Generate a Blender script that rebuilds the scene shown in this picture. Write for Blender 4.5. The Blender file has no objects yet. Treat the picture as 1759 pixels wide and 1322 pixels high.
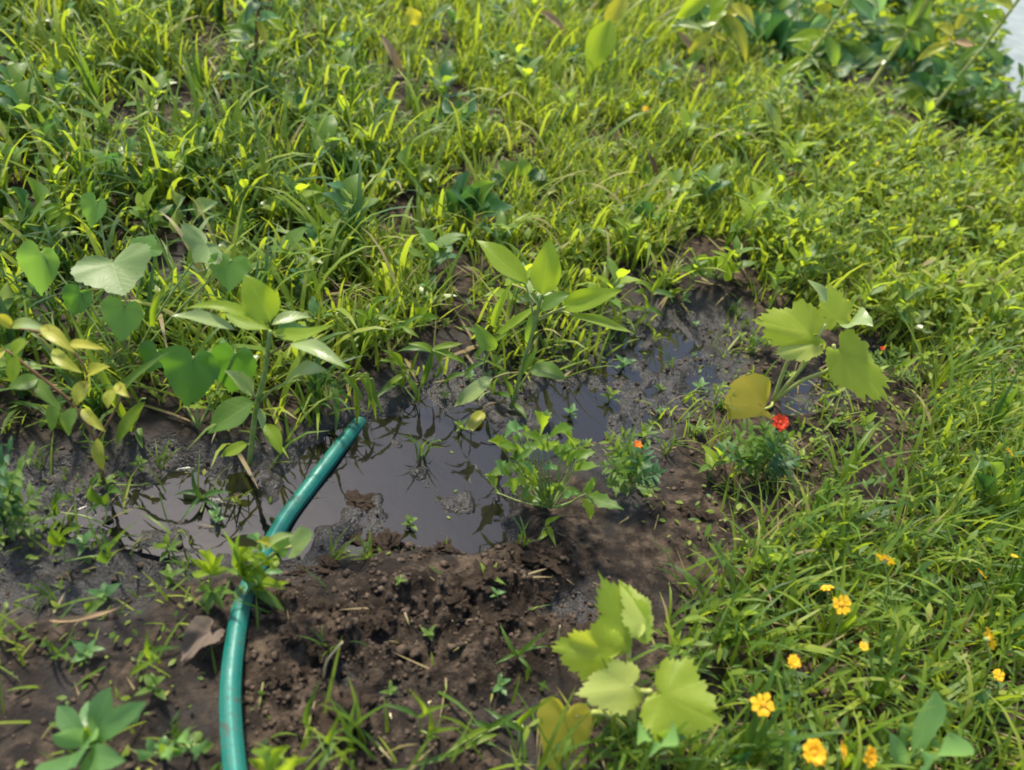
import bpy, math, random
import numpy as np
from mathutils import Vector, Matrix

rnd = random.Random(11)
rs = np.random.RandomState(7)
scene = bpy.context.scene
COL = scene.collection

# ------------------------------------------------------------------ camera
W0, H0 = 1759.0, 1322.0
FPX = 1380.0
PITCH, ROLL, CAMH = math.radians(41.0), math.radians(12.0), 0.95
CAM = Vector((0, 0, CAMH))
FWD = Vector((0, math.cos(PITCH), -math.sin(PITCH)))
_r0, _u0 = Vector((1, 0, 0)), Vector((0, math.sin(PITCH), math.cos(PITCH)))
RGT = _r0 * math.cos(ROLL) + _u0 * math.sin(ROLL)
UPV = -_r0 * math.sin(ROLL) + _u0 * math.cos(ROLL)
cd = bpy.data.cameras.new('camera')
cam = bpy.data.objects.new('camera', cd)
COL.objects.link(cam)
cam.matrix_world = Matrix(((RGT.x, UPV.x, -FWD.x, CAM.x), (RGT.y, UPV.y, -FWD.y, CAM.y), (RGT.z, UPV.z, -FWD.z, CAM.z), (0, 0, 0, 1)))
cd.sensor_fit = 'HORIZONTAL'
cd.sensor_width = 36.0
cd.lens = FPX / W0 * 36.0
cd.clip_start, cd.clip_end = 0.02, 400.0
cd.dof.use_dof = True
cd.dof.focus_distance = 1.35
cd.dof.aperture_fstop = 2.8
scene.camera = cam

# ------------------------------------------------------------------ light
SUN_EL, SUN_AZ = math.radians(61.0), math.radians(-36.0)      # azimuth measured from +Y towards +X
SUN_DIR = Vector((math.sin(SUN_AZ) * math.cos(SUN_EL), math.cos(SUN_AZ) * math.cos(SUN_EL), math.sin(SUN_EL)))
wd = bpy.data.worlds.new('World')
scene.world = wd
wd.use_nodes = True
nt = wd.node_tree
bg = nt.nodes['Background']
sky = nt.nodes.new('ShaderNodeTexSky')
sky.sky_type = 'NISHITA'
sky.sun_disc = False
sky.sun_elevation = SUN_EL
sky.sun_rotation = SUN_AZ
sky.dust_density = 1.6
sky.air_density = 1.0
sky.ozone_density = 1.0
nt.links.new(sky.outputs['Color'], bg.inputs['Color'])
bg.inputs['Strength'].default_value = 0.15
sd = bpy.data.lights.new('sun', 'SUN')
sd.energy = 3.5
sd.angle = math.radians(6.0)
sd.color = (1.0, 0.93, 0.79)
so = bpy.data.objects.new('sun', sd)
COL.objects.link(so)
so.rotation_euler = (-SUN_DIR).to_track_quat('-Z', 'Y').to_euler()
so.location = SUN_DIR * 20
vs = scene.view_settings
vs.view_transform = 'Standard'
vs.look = 'None'
vs.exposure = 1.15
vs.gamma = 1.0
vs.use_curve_mapping = False
scene.cycles.max_bounces = 6
scene.cycles.diffuse_bounces = 3
scene.cycles.glossy_bounces = 3
scene.cycles.transmission_bounces = 4
scene.cycles.sample_clamp_indirect = 4.0
scene.cycles.use_denoising = True
scene.cycles.caustics_reflective = False
scene.cycles.caustics_refractive = False
scene.cycles.filter_width = 1.9


# ------------------------------------------------------------------ pixel <-> place
def ray(px, py):
    return FWD + RGT * ((px - W0 / 2) / FPX) + UPV * (-(py - H0 / 2) / FPX)


def at(px, py, z=0.0):
    d = ray(px, py)
    t = (z - CAMH) / min(d.z, -0.10)
    return CAM + d * t


def on_plane(px, py, Y):
    d = ray(px, py)
    return CAM + d * (Y / max(d.y, 0.15))


def proj(v):
    q = v - CAM
    z = q.dot(FWD)
    return (W0 / 2 + FPX * q.dot(RGT) / z, H0 / 2 - FPX * q.dot(UPV) / z)


def depth(v):
    return (v - CAM).dot(FWD)


# ------------------------------------------------------------------ noise
_LAT = rs.rand(512, 512)


def vnoise(x, y):
    xi = np.floor(x).astype(int); yi = np.floor(y).astype(int)
    fx = x - xi; fy = y - yi
    fx = fx * fx * (3 - 2 * fx); fy = fy * fy * (3 - 2 * fy)
    a = _LAT[xi & 511, yi & 511]; b = _LAT[(xi + 1) & 511, yi & 511]
    c = _LAT[xi & 511, (yi + 1) & 511]; d = _LAT[(xi + 1) & 511, (yi + 1) & 511]
    return (a * (1 - fx) + b * fx) * (1 - fy) + (c * (1 - fx) + d * fx) * fy - 0.5


def fbm(x, y, f, n=4, g=0.5):
    s = 0.0; amp = 1.0
    for i in range(n):
        s = s + amp * vnoise(x * f + 17.3 * i, y * f + 9.1 * i)
        amp *= g; f *= 2.03
    return s


def poly_px(pts):
    return np.array([[at(a, b).x, at(a, b).y] for a, b in pts])


def sdist(x, y, poly):
    """signed distance to a polygon on the ground: negative inside"""
    d = np.full(x.shape, 1e9); inside = np.zeros(x.shape, bool)
    n = len(poly)
    for i in range(n):
        ax, ay = poly[i]; bx, by = poly[(i + 1) % n]
        ex, ey = bx - ax, by - ay
        t = np.clip(((x - ax) * ex + (y - ay) * ey) / (ex * ex + ey * ey + 1e-12), 0, 1)
        d = np.minimum(d, np.hypot(x - ax - t * ex, y - ay - t * ey))
        c = ((ay > y) != (by > y)) & (x < ex * (y - ay) / (ey + 1e-12 if ey >= 0 else ey - 1e-12) + ax)
        inside ^= c
    return np.where(inside, -d, d)


def sstep(a, b, v):
    t = np.clip((v - a) / (b - a), 0, 1)
    return t * t * (3 - 2 * t)


WET = poly_px([(-60, 770), (180, 770), (300, 745), (420, 750), (520, 735), (600, 690), (700, 640), (800, 640), (900, 590), (1020, 550), (1120, 520), (1260, 525), (1310, 570), (1290, 650),
               (1200, 710), (1090, 750), (1000, 770), (900, 810), (868, 860), (850, 905), (800, 935), (720, 935), (650, 965), (520, 978), (470, 970), (400, 960), (250, 1020), (60, 1050), (-60, 1050)])
POOL = poly_px([(415, 775), (470, 775), (560, 740), (640, 690), (760, 690), (850, 700), (1000, 640), (1030, 680), (940, 750), (880, 790), (858, 850), (840, 900), (790, 925), (720, 922), (650, 950), (520, 965),
                (480, 950), (440, 925), (410, 880)])
POOLS = [POOL, poly_px([(195, 800), (300, 785), (400, 790), (405, 870), (330, 890), (210, 880)]), poly_px([(1000, 600), (1070, 590), (1080, 630), (1050, 680), (1000, 680)]), poly_px([(60, 960), (130, 990), (190, 1000), (150, 1040), (60, 1010)])]
WET2 = poly_px([(1320, 650), (1400, 615), (1500, 585), (1600, 555), (1640, 585), (1520, 640), (1450, 705), (1350, 710)])
BANK = poly_px([(440, 985), (520, 985), (650, 972), (720, 945), (800, 945), (870, 910), (960, 880), (1040, 930), (1050, 1060), (930, 1190), (700, 1240), (430, 1320), (410, 1180), (425, 1060)])
SHOAL = poly_px([(590, 850), (640, 830), (700, 830), (690, 890), (640, 900), (590, 890)])
SHOALS = [poly_px(q_) for q_ in ([(535, 868), (600, 875), (590, 925), (530, 930)], [(680, 735), (745, 755), (730, 805), (672, 785)], [(850, 695), (935, 680), (965, 735), (880, 765)], [(440, 790), (490, 800), (480, 850), (430, 845)], [(760, 820), (810, 815), (815, 860), (770, 870)])]
WL = -0.030


def height(x, y):
    x = np.asarray(x, float); y = np.asarray(y, float)
    dw = sdist(x, y, WET); dp = sdist(x, y, POOL); db = sdist(x, y, BANK); d2 = sdist(x, y, WET2); ds = sdist(x, y, SHOAL)
    edge = fbm(x, y, 9.0, 3) * 0.05
    h = fbm(x, y, 1.7, 2) * 0.02 + fbm(x, y, 14.0, 3) * 0.014
    w = sstep(0.05, -0.05, dw + edge)
    h = h * (1 - w) + w * (-0.0275 + fbm(x, y, 26.0, 4, .65) * 0.016)
    w2 = sstep(0.02, -0.03, d2 + edge * .5)
    h = h * (1 - w2) + w2 * (-0.030 + fbm(x, y, 22.0, 3) * 0.014)
    p = sstep(0.03, -0.04, dp + edge * 1.3)
    h = h * (1 - p) + p * (-0.041 + fbm(x, y, 9.0, 4, .6) * 0.024)
    for k_, pl_ in enumerate(POOLS[1:]):
        p = sstep(0.03, -0.03, sdist(x, y, pl_) + edge * 1.0)
        h = h * (1 - p) + p * (-0.0345 + fbm(x, y, 16.0, 4, .6) * 0.016)
    s = sstep(0.02, -0.02, ds + edge * 0.5)
    h = h + s * (0.018 + fbm(x, y, 30.0, 3, .7) * 0.025)
    for sp_ in SHOALS:
        s = sstep(0.02, -0.02, sdist(x, y, sp_) + edge * 0.8)
        h = h + s * (0.018 + fbm(x, y, 28.0, 3, .7) * 0.020)
    b = sstep(0.02, -0.09, db + edge * 0.5)
    h = h + b * (0.016 + fbm(x, y, 9.0, 2) * 0.050 + fbm(x, y, 22.0, 4, .75) * 0.036)
    return h


def gz(x, y):
    return float(height(np.array([x]), np.array([y]))[0])


def ground_at(px, py):
    p = at(px, py)
    for _ in range(3):
        p = at(px, py, gz(p.x, p.y))
    return p


# ------------------------------------------------------------------ node helpers
def newmat(name):
    m = bpy.data.materials.new(name)
    m.use_nodes = True
    t = m.node_tree
    t.nodes.clear()
    out = t.nodes.new('ShaderNodeOutputMaterial')
    return m, t, out


def N(t, kind, **kw):
    n = t.nodes.new('ShaderNode' + kind)
    for k, v in kw.items():
        setattr(n, k, v)
    return n


def setin(t, sock, v):
    if isinstance(v, bpy.types.NodeSocket):
        t.links.new(v, sock)
    elif isinstance(v, (tuple, list)) and len(v) == 3 and sock.type == 'RGBA':
        sock.default_value = (*v, 1)
    else:
        sock.default_value = v


def math_(t, op, a, b=0.0, c=None, clamp=False):
    n = N(t, 'Math', operation=op, use_clamp=clamp)
    setin(t, n.inputs[0], a); setin(t, n.inputs[1], b)
    if c is not None:
        setin(t, n.inputs[2], c)
    return n.outputs[0]


def mix_(t, f, a, b):
    n = N(t, 'Mix', data_type='RGBA')
    setin(t, n.inputs[0], f); setin(t, n.inputs[6], a); setin(t, n.inputs[7], b)
    return n.outputs[2]


def mrange(t, v, a, b, c=0.0, d=1.0):
    n = N(t, 'MapRange', interpolation_type='SMOOTHSTEP')
    setin(t, n.inputs[0], v)
    for i, q in enumerate((a, b, c, d)):
        n.inputs[i + 1].default_value = q
    return n.outputs[0]


def noise_(t, scale, detail=3.0, rough=0.55, vec=None):
    n = N(t, 'TexNoise')
    n.inputs['Scale'].default_value = scale
    n.inputs['Detail'].default_value = detail
    n.inputs['Roughness'].default_value = rough
    if vec is None:
        tc = N(t, 'TexCoord')
        vec = tc.outputs['Object']
    t.links.new(vec, n.inputs['Vector'])
    return n.outputs['Fac']


def ramp_(t, f, stops):
    n = N(t, 'ValToRGB')
    cr = n.color_ramp
    while len(cr.elements) < len(stops):
        cr.elements.new(0.5)
    for e, (p, c) in zip(cr.elements, stops):
        e.position = p; e.color = (*c, 1)
    setin(t, n.inputs[0], f)
    return n.outputs[0]


def leafmat(name, stops, trans=(0.34, 0.42, 0.03), tf=0.42, rough=0.42, spec=0.35, veins=True, radial=False, objrand=0.5, spots=None):
    """stops: colours along a random tint, lc attribute = (across, along, tint)"""
    m, t, out = newmat(name)
    a = N(t, 'Attribute', attribute_name='lc')
    s = N(t, 'SeparateXYZ')
    t.links.new(a.outputs['Vector'], s.inputs[0])
    u, v, r = s.outputs[0], s.outputs[1], s.outputs[2]
    oi = N(t, 'ObjectInfo')
    tc = N(t, 'TexCoord')
    nz = noise_(t, 45.0, 3.0, 0.6, tc.outputs['Object'])
    nz2 = noise_(t, 260.0, 2.0, 0.6, tc.outputs['Object'])
    f = math_(t, 'MULTIPLY', r, 1.0 - objrand)
    f = math_(t, 'ADD', f, math_(t, 'MULTIPLY', oi.outputs['Random'], objrand))
    f = math_(t, 'ADD', f, math_(t, 'MULTIPLY', math_(t, 'SUBTRACT', nz, 0.5), 0.7), clamp=True)
    col = ramp_(t, f, stops)
    h = None
    if veins:
        au = math_(t, 'ABSOLUTE', u)
        if radial:
            k = math_(t, 'FRACT', math_(t, 'ADD', math_(t, 'MULTIPLY', u, 4.5), 0.5))
            k = math_(t, 'ABSOLUTE', math_(t, 'SUBTRACT', k, 0.5))
            k = math_(t, 'MULTIPLY', k, math_(t, 'ADD', v, 0.15))
            vein = mrange(t, k, 0.035, 0.008)
            q = math_(t, 'FRACT', math_(t, 'ADD', math_(t, 'MULTIPLY', v, 6.0), math_(t, 'MULTIPLY', k, -7.0)))
            q = math_(t, 'ABSOLUTE', math_(t, 'SUBTRACT', q, 0.5))
            fine = mrange(t, q, 0.12, 0.02)
        else:
            vein = mrange(t, au, 0.10, 0.03)
            q = math_(t, 'FRACT', math_(t, 'SUBTRACT', math_(t, 'MULTIPLY', v, 8.0), math_(t, 'MULTIPLY', au, 1.8)))
            q = math_(t, 'ABSOLUTE', math_(t, 'SUBTRACT', q, 0.5))
            fine = mrange(t, q, 0.12, 0.02)
        vv = math_(t, 'ADD', math_(t, 'MULTIPLY', vein, 0.28 if radial else 0.5), math_(t, 'MULTIPLY', fine, 0.22), clamp=True)
        lighter = mix_(t, 0.5, col, tuple(min(1, c * 1.6 + 0.02) for c in stops[-1][1]))
        col = mix_(t, vv, col, lighter)
        h = math_(t, 'SUBTRACT', math_(t, 'MULTIPLY', nz2, 0.5), math_(t, 'MULTIPLY', vv, 0.6))
    if spots:
        sp = noise_(t, spots[0], 2.0, 0.5, tc.outputs['Object'])
        col = mix_(t, mrange(t, sp, spots[1], spots[1] + 0.06, 0.0, 0.85), col, spots[2])
    pb = N(t, 'BsdfPrincipled')
    setin(t, pb.inputs['Base Color'], col)
    pb.inputs['Roughness'].default_value = rough
    pb.inputs['Specular IOR Level'].default_value = spec
    if h is not None:
        b = N(t, 'Bump')
        b.inputs['Strength'].default_value = 0.35
        b.inputs['Distance'].default_value = 0.002
        t.links.new(h, b.inputs['Height'])
        t.links.new(b.outputs[0], pb.inputs['Normal'])
    tr = N(t, 'BsdfTranslucent')
    setin(t, tr.inputs['Color'], mix_(t, 0.5, trans, mix_(t, 0.6, col, trans)))
    mx = N(t, 'MixShader')
    mx.inputs[0].default_value = tf
    t.links.new(pb.outputs[0], mx.inputs[1]); t.links.new(tr.outputs[0], mx.inputs[2])
    t.links.new(mx.outputs[0], out.inputs['Surface'])
    return m


def plain(name, c1, c2, rough=0.6, scale=30.0, spec=0.3, bump=0.0):
    m, t, out = newmat(name)
    f = noise_(t, scale, 4.0, 0.6)
    pb = N(t, 'BsdfPrincipled')
    setin(t, pb.inputs['Base Color'], mix_(t, mrange(t, f, 0.3, 0.7), c1, c2))
    pb.inputs['Roughness'].default_value = rough
    pb.inputs['Specular IOR Level'].default_value = spec
    if bump:
        b = N(t, 'Bump')
        b.inputs['Strength'].default_value = 0.6
        b.inputs['Distance'].default_value = bump
        t.links.new(noise_(t, scale * 5, 3.0, 0.6), b.inputs['Height'])
        t.links.new(b.outputs[0], pb.inputs['Normal'])
    t.links.new(pb.outputs[0], out.inputs['Surface'])
    return m


def soilmat():
    m, t, out = newmat('soil')
    g = N(t, 'NewGeometry')
    pos = g.outputs['Position']
    s = N(t, 'SeparateXYZ')
    t.links.new(pos, s.inputs[0])
    n1 = noise_(t, 7.0, 4.0, 0.6, pos)
    n2 = noise_(t, 45.0, 4.0, 0.65, pos)
    n3 = noise_(t, 210.0, 3.0, 0.65, pos)
    dry = ramp_(t, math_(t, 'ADD', math_(t, 'MULTIPLY', n1, 0.4), math_(t, 'MULTIPLY', n2, 0.6)),
                [(0.30, (0.008, 0.0055, 0.004)), (0.48, (0.021, 0.015, 0.0105)), (0.66, (0.110, 0.079, 0.053))])
    wet = ramp_(t, n2, [(0.3, (0.007, 0.006, 0.005)), (0.7, (0.018, 0.014, 0.011))])
    hz = math_(t, 'ADD', s.outputs[2], math_(t, 'MULTIPLY', math_(t, 'SUBTRACT', n1, 0.5), 0.035))
    dryness = mrange(t, hz, -0.024, 0.020)
    pb = N(t, 'BsdfPrincipled')
    setin(t, pb.inputs['Base Color'], mix_(t, dryness, wet, dry))
    setin(t, pb.inputs['Roughness'], mrange(t, math_(t, 'ADD', dryness, math_(t, 'MULTIPLY', math_(t, 'SUBTRACT', n2, 0.5), 0.6)), 0.0, 0.6, 0.34, 0.95))
    setin(t, pb.inputs['Specular IOR Level'], mrange(t, dryness, 0.0, 1.0, 0.42, 0.12))
    b = N(t, 'Bump')
    b.inputs['Strength'].default_value = 1.0
    b.inputs['Distance'].default_value = 0.006
    t.links.new(math_(t, 'ADD', math_(t, 'MULTIPLY', n2, 0.9), math_(t, 'MULTIPLY', n3, 0.6)), b.inputs['Height'])
    t.links.new(b.outputs[0], pb.inputs['Normal'])
    t.links.new(pb.outputs[0], out.inputs['Surface'])
    return m


def watermat():
    m, t, out = newmat('muddy_water')
    g = N(t, 'NewGeometry')
    n1 = noise_(t, 9.0, 3.0, 0.6, g.outputs['Position'])
    n2 = noise_(t, 30.0, 2.0, 0.5, g.outputs['Position'])
    pb = N(t, 'BsdfPrincipled')
    setin(t, pb.inputs['Base Color'], mix_(t, n1, (0.006, 0.0055, 0.0045), (0.012, 0.010, 0.0075)))
    pb.inputs['Roughness'].default_value = 0.03
    pb.inputs['Specular IOR Level'].default_value = 0.5
    b = N(t, 'Bump')
    b.inputs['Strength'].default_value = 0.10
    b.inputs['Distance'].default_value = 0.004
    t.links.new(n2, b.inputs['Height'])
    t.links.new(b.outputs[0], pb.inputs['Normal'])
    t.links.new(pb.outputs[0], out.inputs['Surface'])
    return m


GR = [(0.0, (0.022, 0.065, 0.016)), (0.35, (0.072, 0.138, 0.017)), (0.65, (0.165, 0.228, 0.022)), (0.88, (0.25, 0.285, 0.04)), (1.0, (0.26, 0.19, 0.10))]
M = {}
M['grass'] = leafmat('grass_blade', GR, trans=(0.50, 0.60, 0.03), tf=0.44, rough=0.5, spec=0.28, veins=False, objrand=0.0)
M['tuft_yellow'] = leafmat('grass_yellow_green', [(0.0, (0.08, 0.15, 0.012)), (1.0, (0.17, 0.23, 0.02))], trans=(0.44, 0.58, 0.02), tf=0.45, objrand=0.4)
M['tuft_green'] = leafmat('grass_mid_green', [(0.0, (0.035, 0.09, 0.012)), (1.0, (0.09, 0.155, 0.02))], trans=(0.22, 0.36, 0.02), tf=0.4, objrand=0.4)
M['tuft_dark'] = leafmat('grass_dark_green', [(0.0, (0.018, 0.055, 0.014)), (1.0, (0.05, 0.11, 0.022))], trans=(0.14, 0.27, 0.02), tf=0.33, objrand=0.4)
M['leaf'] = leafmat('leaf_green', [(0.0, (0.065, 0.13, 0.02)), (1.0, (0.13, 0.20, 0.035))], trans=(0.40, 0.58, 0.04), tf=0.44, rough=0.45, spec=0.32, spots=(150.0, 0.67, (0.14, 0.11, 0.04)))
M['leaf_bright'] = leafmat('leaf_yellow_green', [(0.0, (0.16, 0.24, 0.016)), (1.0, (0.22, 0.30, 0.025))], trans=(0.60, 0.74, 0.03), tf=0.5, rough=0.42)
M['leaf_pale'] = leafmat('leaf_pale', [(0.0, (0.20, 0.27, 0.07)), (1.0, (0.28, 0.34, 0.12))], trans=(0.36, 0.44, 0.08), tf=0.35, rough=0.32, spec=0.7)  # pale base puts the sheen of up-facing leaves into the colour; plain pale leaves too
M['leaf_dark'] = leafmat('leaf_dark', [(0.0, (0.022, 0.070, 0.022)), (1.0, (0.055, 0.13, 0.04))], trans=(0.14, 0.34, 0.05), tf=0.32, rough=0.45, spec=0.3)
M['leaf_blue'] = leafmat('leaf_blue_green', [(0.0, (0.075, 0.17, 0.048)), (1.0, (0.15, 0.27, 0.08))], trans=(0.36, 0.62, 0.16), tf=0.42, rough=0.4, spec=0.5)
M['leaf_yellow'] = leafmat('leaf_yellowing', [(0.0, (0.27, 0.31, 0.03)), (1.0, (0.44, 0.40, 0.06))], trans=(0.7, 0.6, 0.03), tf=0.42, spots=(70.0, 0.64, (0.16, 0.08, 0.025)))
M['leaf_dry'] = leafmat('leaf_dry', [(0.0, (0.26, 0.16, 0.08)), (1.0, (0.40, 0.27, 0.14))], trans=(0.4, 0.25, 0.1), tf=0.2, rough=0.7)
M['leaf_brown'] = leafmat('leaf_brown', [(0.0, (0.09, 0.05, 0.03)), (1.0, (0.17, 0.10, 0.06))], trans=(0.2, 0.1, 0.05), tf=0.12, rough=0.7)
M['leaf_greybrown'] = leafmat('leaf_grey_brown', [(0.0, (0.075, 0.055, 0.038)), (1.0, (0.13, 0.095, 0.068))], trans=(0.2, 0.15, 0.1), tf=0.08, rough=0.8)
M['pumpkin'] = leafmat('broad_leaf', [(0.0, (0.15, 0.25, 0.025)), (0.5, (0.25, 0.33, 0.03)), (1.0, (0.36, 0.40, 0.06))], trans=(0.85, 0.88, 0.07), tf=0.52, rough=0.5, radial=True, spots=(150.0, 0.68, (0.22, 0.19, 0.06)))
M['pumpkin_lit'] = leafmat('broad_leaf_lit', [(0.0, (0.30, 0.36, 0.06)), (1.0, (0.40, 0.44, 0.11))], trans=(0.8, 0.82, 0.14), tf=0.42, rough=0.45, radial=True)  # lighter copy of the broad leaf, sun on its halves put into the colour
M['pumpkin_yellow'] = leafmat('broad_leaf_yellowing', [(0.0, (0.27, 0.25, 0.025)), (1.0, (0.38, 0.31, 0.04))], trans=(0.92, 0.80, 0.06), tf=0.52, rough=0.5, radial=True, spots=(90.0, 0.66, (0.14, 0.09, 0.03)))
M['heart'] = leafmat('heart_leaf', [(0.0, (0.075, 0.155, 0.03)), (1.0, (0.12, 0.21, 0.055))], trans=(0.40, 0.68, 0.07), tf=0.46, rough=0.46, spec=0.3, radial=True, spots=(130.0, 0.66, (0.15, 0.11, 0.04)))
M['heart_pale'] = leafmat('heart_leaf_pale', [(0.0, (0.13, 0.20, 0.055)), (1.0, (0.20, 0.27, 0.095))], trans=(0.28, 0.38, 0.08), tf=0.35, rough=0.45, spec=0.35, radial=True, spots=(130.0, 0.66, (0.18, 0.13, 0.06)))
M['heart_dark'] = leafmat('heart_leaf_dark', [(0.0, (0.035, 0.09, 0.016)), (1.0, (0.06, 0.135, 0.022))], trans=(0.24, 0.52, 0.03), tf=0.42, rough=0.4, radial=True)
M['stem'] = plain('stem_green', (0.15, 0.22, 0.05), (0.24, 0.29, 0.09), 0.5, 60)
M['stem_pale'] = plain('stem_pale', (0.26, 0.30, 0.06), (0.36, 0.36, 0.12), 0.5, 60)
M['stalk'] = plain('stalk_pale', (0.36, 0.38, 0.09), (0.48, 0.46, 0.15), 0.55, 60)
M['stem_red'] = plain('stem_reddish', (0.14, 0.07, 0.04), (0.16, 0.15, 0.05), 0.5, 40)
M['stem_brown'] = plain('stem_brown', (0.13, 0.07, 0.03), (0.20, 0.12, 0.05), 0.7, 40)
M['straw'] = plain('straw', (0.42, 0.33, 0.18), (0.55, 0.46, 0.28), 0.7, 60)
M['petal_yellow'] = leafmat('petal_yellow', [(0.0, (0.80, 0.42, 0.01)), (1.0, (0.85, 0.50, 0.015))], trans=(0.9, 0.5, 0.02), tf=0.35, rough=0.6, veins=False)
M['petal_orange'] = leafmat('petal_orange', [(0.0, (0.75, 0.17, 0.01)), (1.0, (0.8, 0.25, 0.01))], trans=(0.9, 0.25, 0.02), tf=0.35, rough=0.6, veins=False)
M['petal_red'] = leafmat('petal_red', [(0.0, (0.38, 0.02, 0.005)), (1.0, (0.58, 0.05, 0.006))], trans=(0.6, 0.05, 0.01), tf=0.3, rough=0.6, veins=False)
M['disc'] = plain('flower_disc', (0.62, 0.26, 0.01), (0.75, 0.36, 0.015), 0.8, 300, bump=0.002)
M['soil'] = soilmat()
M['clod'] = plain('soil_clod', (0.014, 0.010, 0.007), (0.075, 0.052, 0.034), 0.95, 90, 0.12, 0.006)
M['crumb'] = plain('soil_crumb', (0.012, 0.0085, 0.006), (0.10, 0.070, 0.047), 0.9, 90, 0.2)
M['water'] = watermat()
def hosemat():
    m, t, out = newmat('green_vinyl')
    a = N(t, 'Attribute', attribute_name='lc')
    s_ = N(t, 'SeparateXYZ')
    t.links.new(a.outputs['Vector'], s_.inputs[0])
    stripe = math_(t, 'ABSOLUTE', math_(t, 'SUBTRACT', math_(t, 'FRACT', math_(t, 'MULTIPLY', s_.outputs[2], 6.0)), 0.5))
    col = mix_(t, mrange(t, stripe, 0.10, 0.04), (0.003, 0.105, 0.077), (0.010, 0.21, 0.155))
    g = N(t, 'NewGeometry')
    n1 = noise_(t, 26.0, 5.0, 0.65, g.outputs['Position'])
    n2 = noise_(t, 160.0, 3.0, 0.7, g.outputs['Position'])
    nz = N(t, 'SeparateXYZ')
    t.links.new(g.outputs['Normal'], nz.inputs[0])
    d = math_(t, 'ADD', math_(t, 'MULTIPLY', n1, 0.7), math_(t, 'MULTIPLY', n2, 0.35))
    dirt = mrange(t, d, 0.53, 0.66, 0.0, 0.7)
    col = mix_(t, dirt, col, (0.05, 0.036, 0.024))
    pb = N(t, 'BsdfPrincipled')
    setin(t, pb.inputs['Base Color'], col)
    setin(t, pb.inputs['Roughness'], mrange(t, d, 0.35, 0.65, 0.27, 0.7))
    b = N(t, 'Bump')
    b.inputs['Strength'].default_value = 0.4
    b.inputs['Distance'].default_value = 0.0008
    t.links.new(n2, b.inputs['Height'])
    t.links.new(b.outputs[0], pb.inputs['Normal'])
    t.links.new(pb.outputs[0], out.inputs['Surface'])
    return m


M['hose'] = hosemat()
M['concrete'] = plain('pale_concrete', (0.15, 0.18, 0.17), (0.22, 0.245, 0.23), 0.8, 12, 0.3, 0.002)


# ------------------------------------------------------------------ mesh helpers
def mesh_obj(name, verts, faces, mat, lc=None, parent=None, loc=None, smooth=True):
    me = bpy.data.meshes.new(name)
    me.from_pydata(verts, [], faces)
    if lc is not None:
        a = me.attributes.new('lc', 'FLOAT_VECTOR', 'POINT')
        a.data.foreach_set('vector', np.asarray(lc, np.float32).ravel())
    if smooth:
        me.polygons.foreach_set('use_smooth', [True] * len(me.polygons))
    me.materials.append(M[mat] if isinstance(mat, str) else mat)
    me.update()
    o = bpy.data.objects.new(name, me)
    COL.objects.link(o)
    if parent is not None:
        o.parent = parent
    if loc is not None:
        o.location = loc
    return o


def np_mesh(name, V, F, mat, lc=None, kind=None, smooth=True):
    """V (n,3), F (m,k) arrays"""
    me = bpy.data.meshes.new(name)
    V = np.asarray(V, np.float32); F = np.asarray(F, np.int32)
    me.vertices.add(len(V)); me.vertices.foreach_set('co', V.ravel())
    m, k = F.shape
    me.loops.add(m * k); me.loops.foreach_set('vertex_index', F.ravel())
    me.polygons.add(m)
    me.polygons.foreach_set('loop_start', np.arange(0, m * k, k, dtype=np.int32))
    if smooth:
        me.polygons.foreach_set('use_smooth', np.ones(m, bool))
    if lc is not None:
        a = me.attributes.new('lc', 'FLOAT_VECTOR', 'POINT')
        a.data.foreach_set('vector', np.asarray(lc, np.float32).ravel())
    me.materials.append(M[mat])
    me.update(calc_edges=True)
    me.validate()
    o = bpy.data.objects.new(name, me)
    COL.objects.link(o)
    if kind:
        o['kind'] = kind
    return o


class MB:
    def __init__(self):
        self.v, self.f, self.lc = [], [], []

    def add(self, v, f, lc):
        k = len(self.v)
        self.v += [tuple(q) for q in v]
        self.f += [tuple(i + k for i in q) for q in f]
        self.lc += lc

    def build(self, name, mat, parent=None, origin=None):
        v = self.v if origin is None else [(a - origin.x, b - origin.y, c - origin.z) for a, b, c in self.v]
        return mesh_obj(name, v, self.f, mat, self.lc, parent)


def tube(mb, pts, r0, r1=None, seg=6, cap=True):
    r1 = r0 if r1 is None else r1
    n = len(pts)
    v, f, lc = [], [], []
    prev = None
    for i, p in enumerate(pts):
        d = (pts[min(i + 1, n - 1)] - pts[max(i - 1, 0)]).normalized()
        a = prev if prev is not None else (Vector((1, 0, 0)) if abs(d.x) < 0.9 else Vector((0, 1, 0)))
        s = (a - d * a.dot(d)).normalized()
        prev = s
        b = d.cross(s)
        r = r0 + (r1 - r0) * i / (n - 1)
        for k in range(seg):
            an = 2 * math.pi * k / seg
            v.append(p + (s * math.cos(an) + b * math.sin(an)) * r)
            lc.append((0.5, i / (n - 1), k / seg))
    for i in range(n - 1):
        for k in range(seg):
            f.append((i * seg + k, i * seg + (k + 1) % seg, (i + 1) * seg + (k + 1) % seg, (i + 1) * seg + k))
    if cap:
        f.append(tuple(reversed(range(seg)))); f.append(tuple(range((n - 1) * seg, n * seg)))
    mb.add(v, f, lc)


def spline(pts, n):
    """Catmull-Rom through pts"""
    P = [pts[0] * 2 - pts[1]] + list(pts) + [pts[-1] * 2 - pts[-2]]
    out = []
    m = len(pts) - 1
    for i in range(n + 1):
        s = min(i / n * m, m - 1e-6)
        k = int(s); t = s - k
        a, b, c, d = P[k:k + 4]
        out.append(0.5 * ((b * 2) + (c - a) * t + (a * 2 - b * 5 + c * 4 - d) * t * t + (b * 3 - a - c * 3 + d) * t ** 3))
    return out


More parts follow.
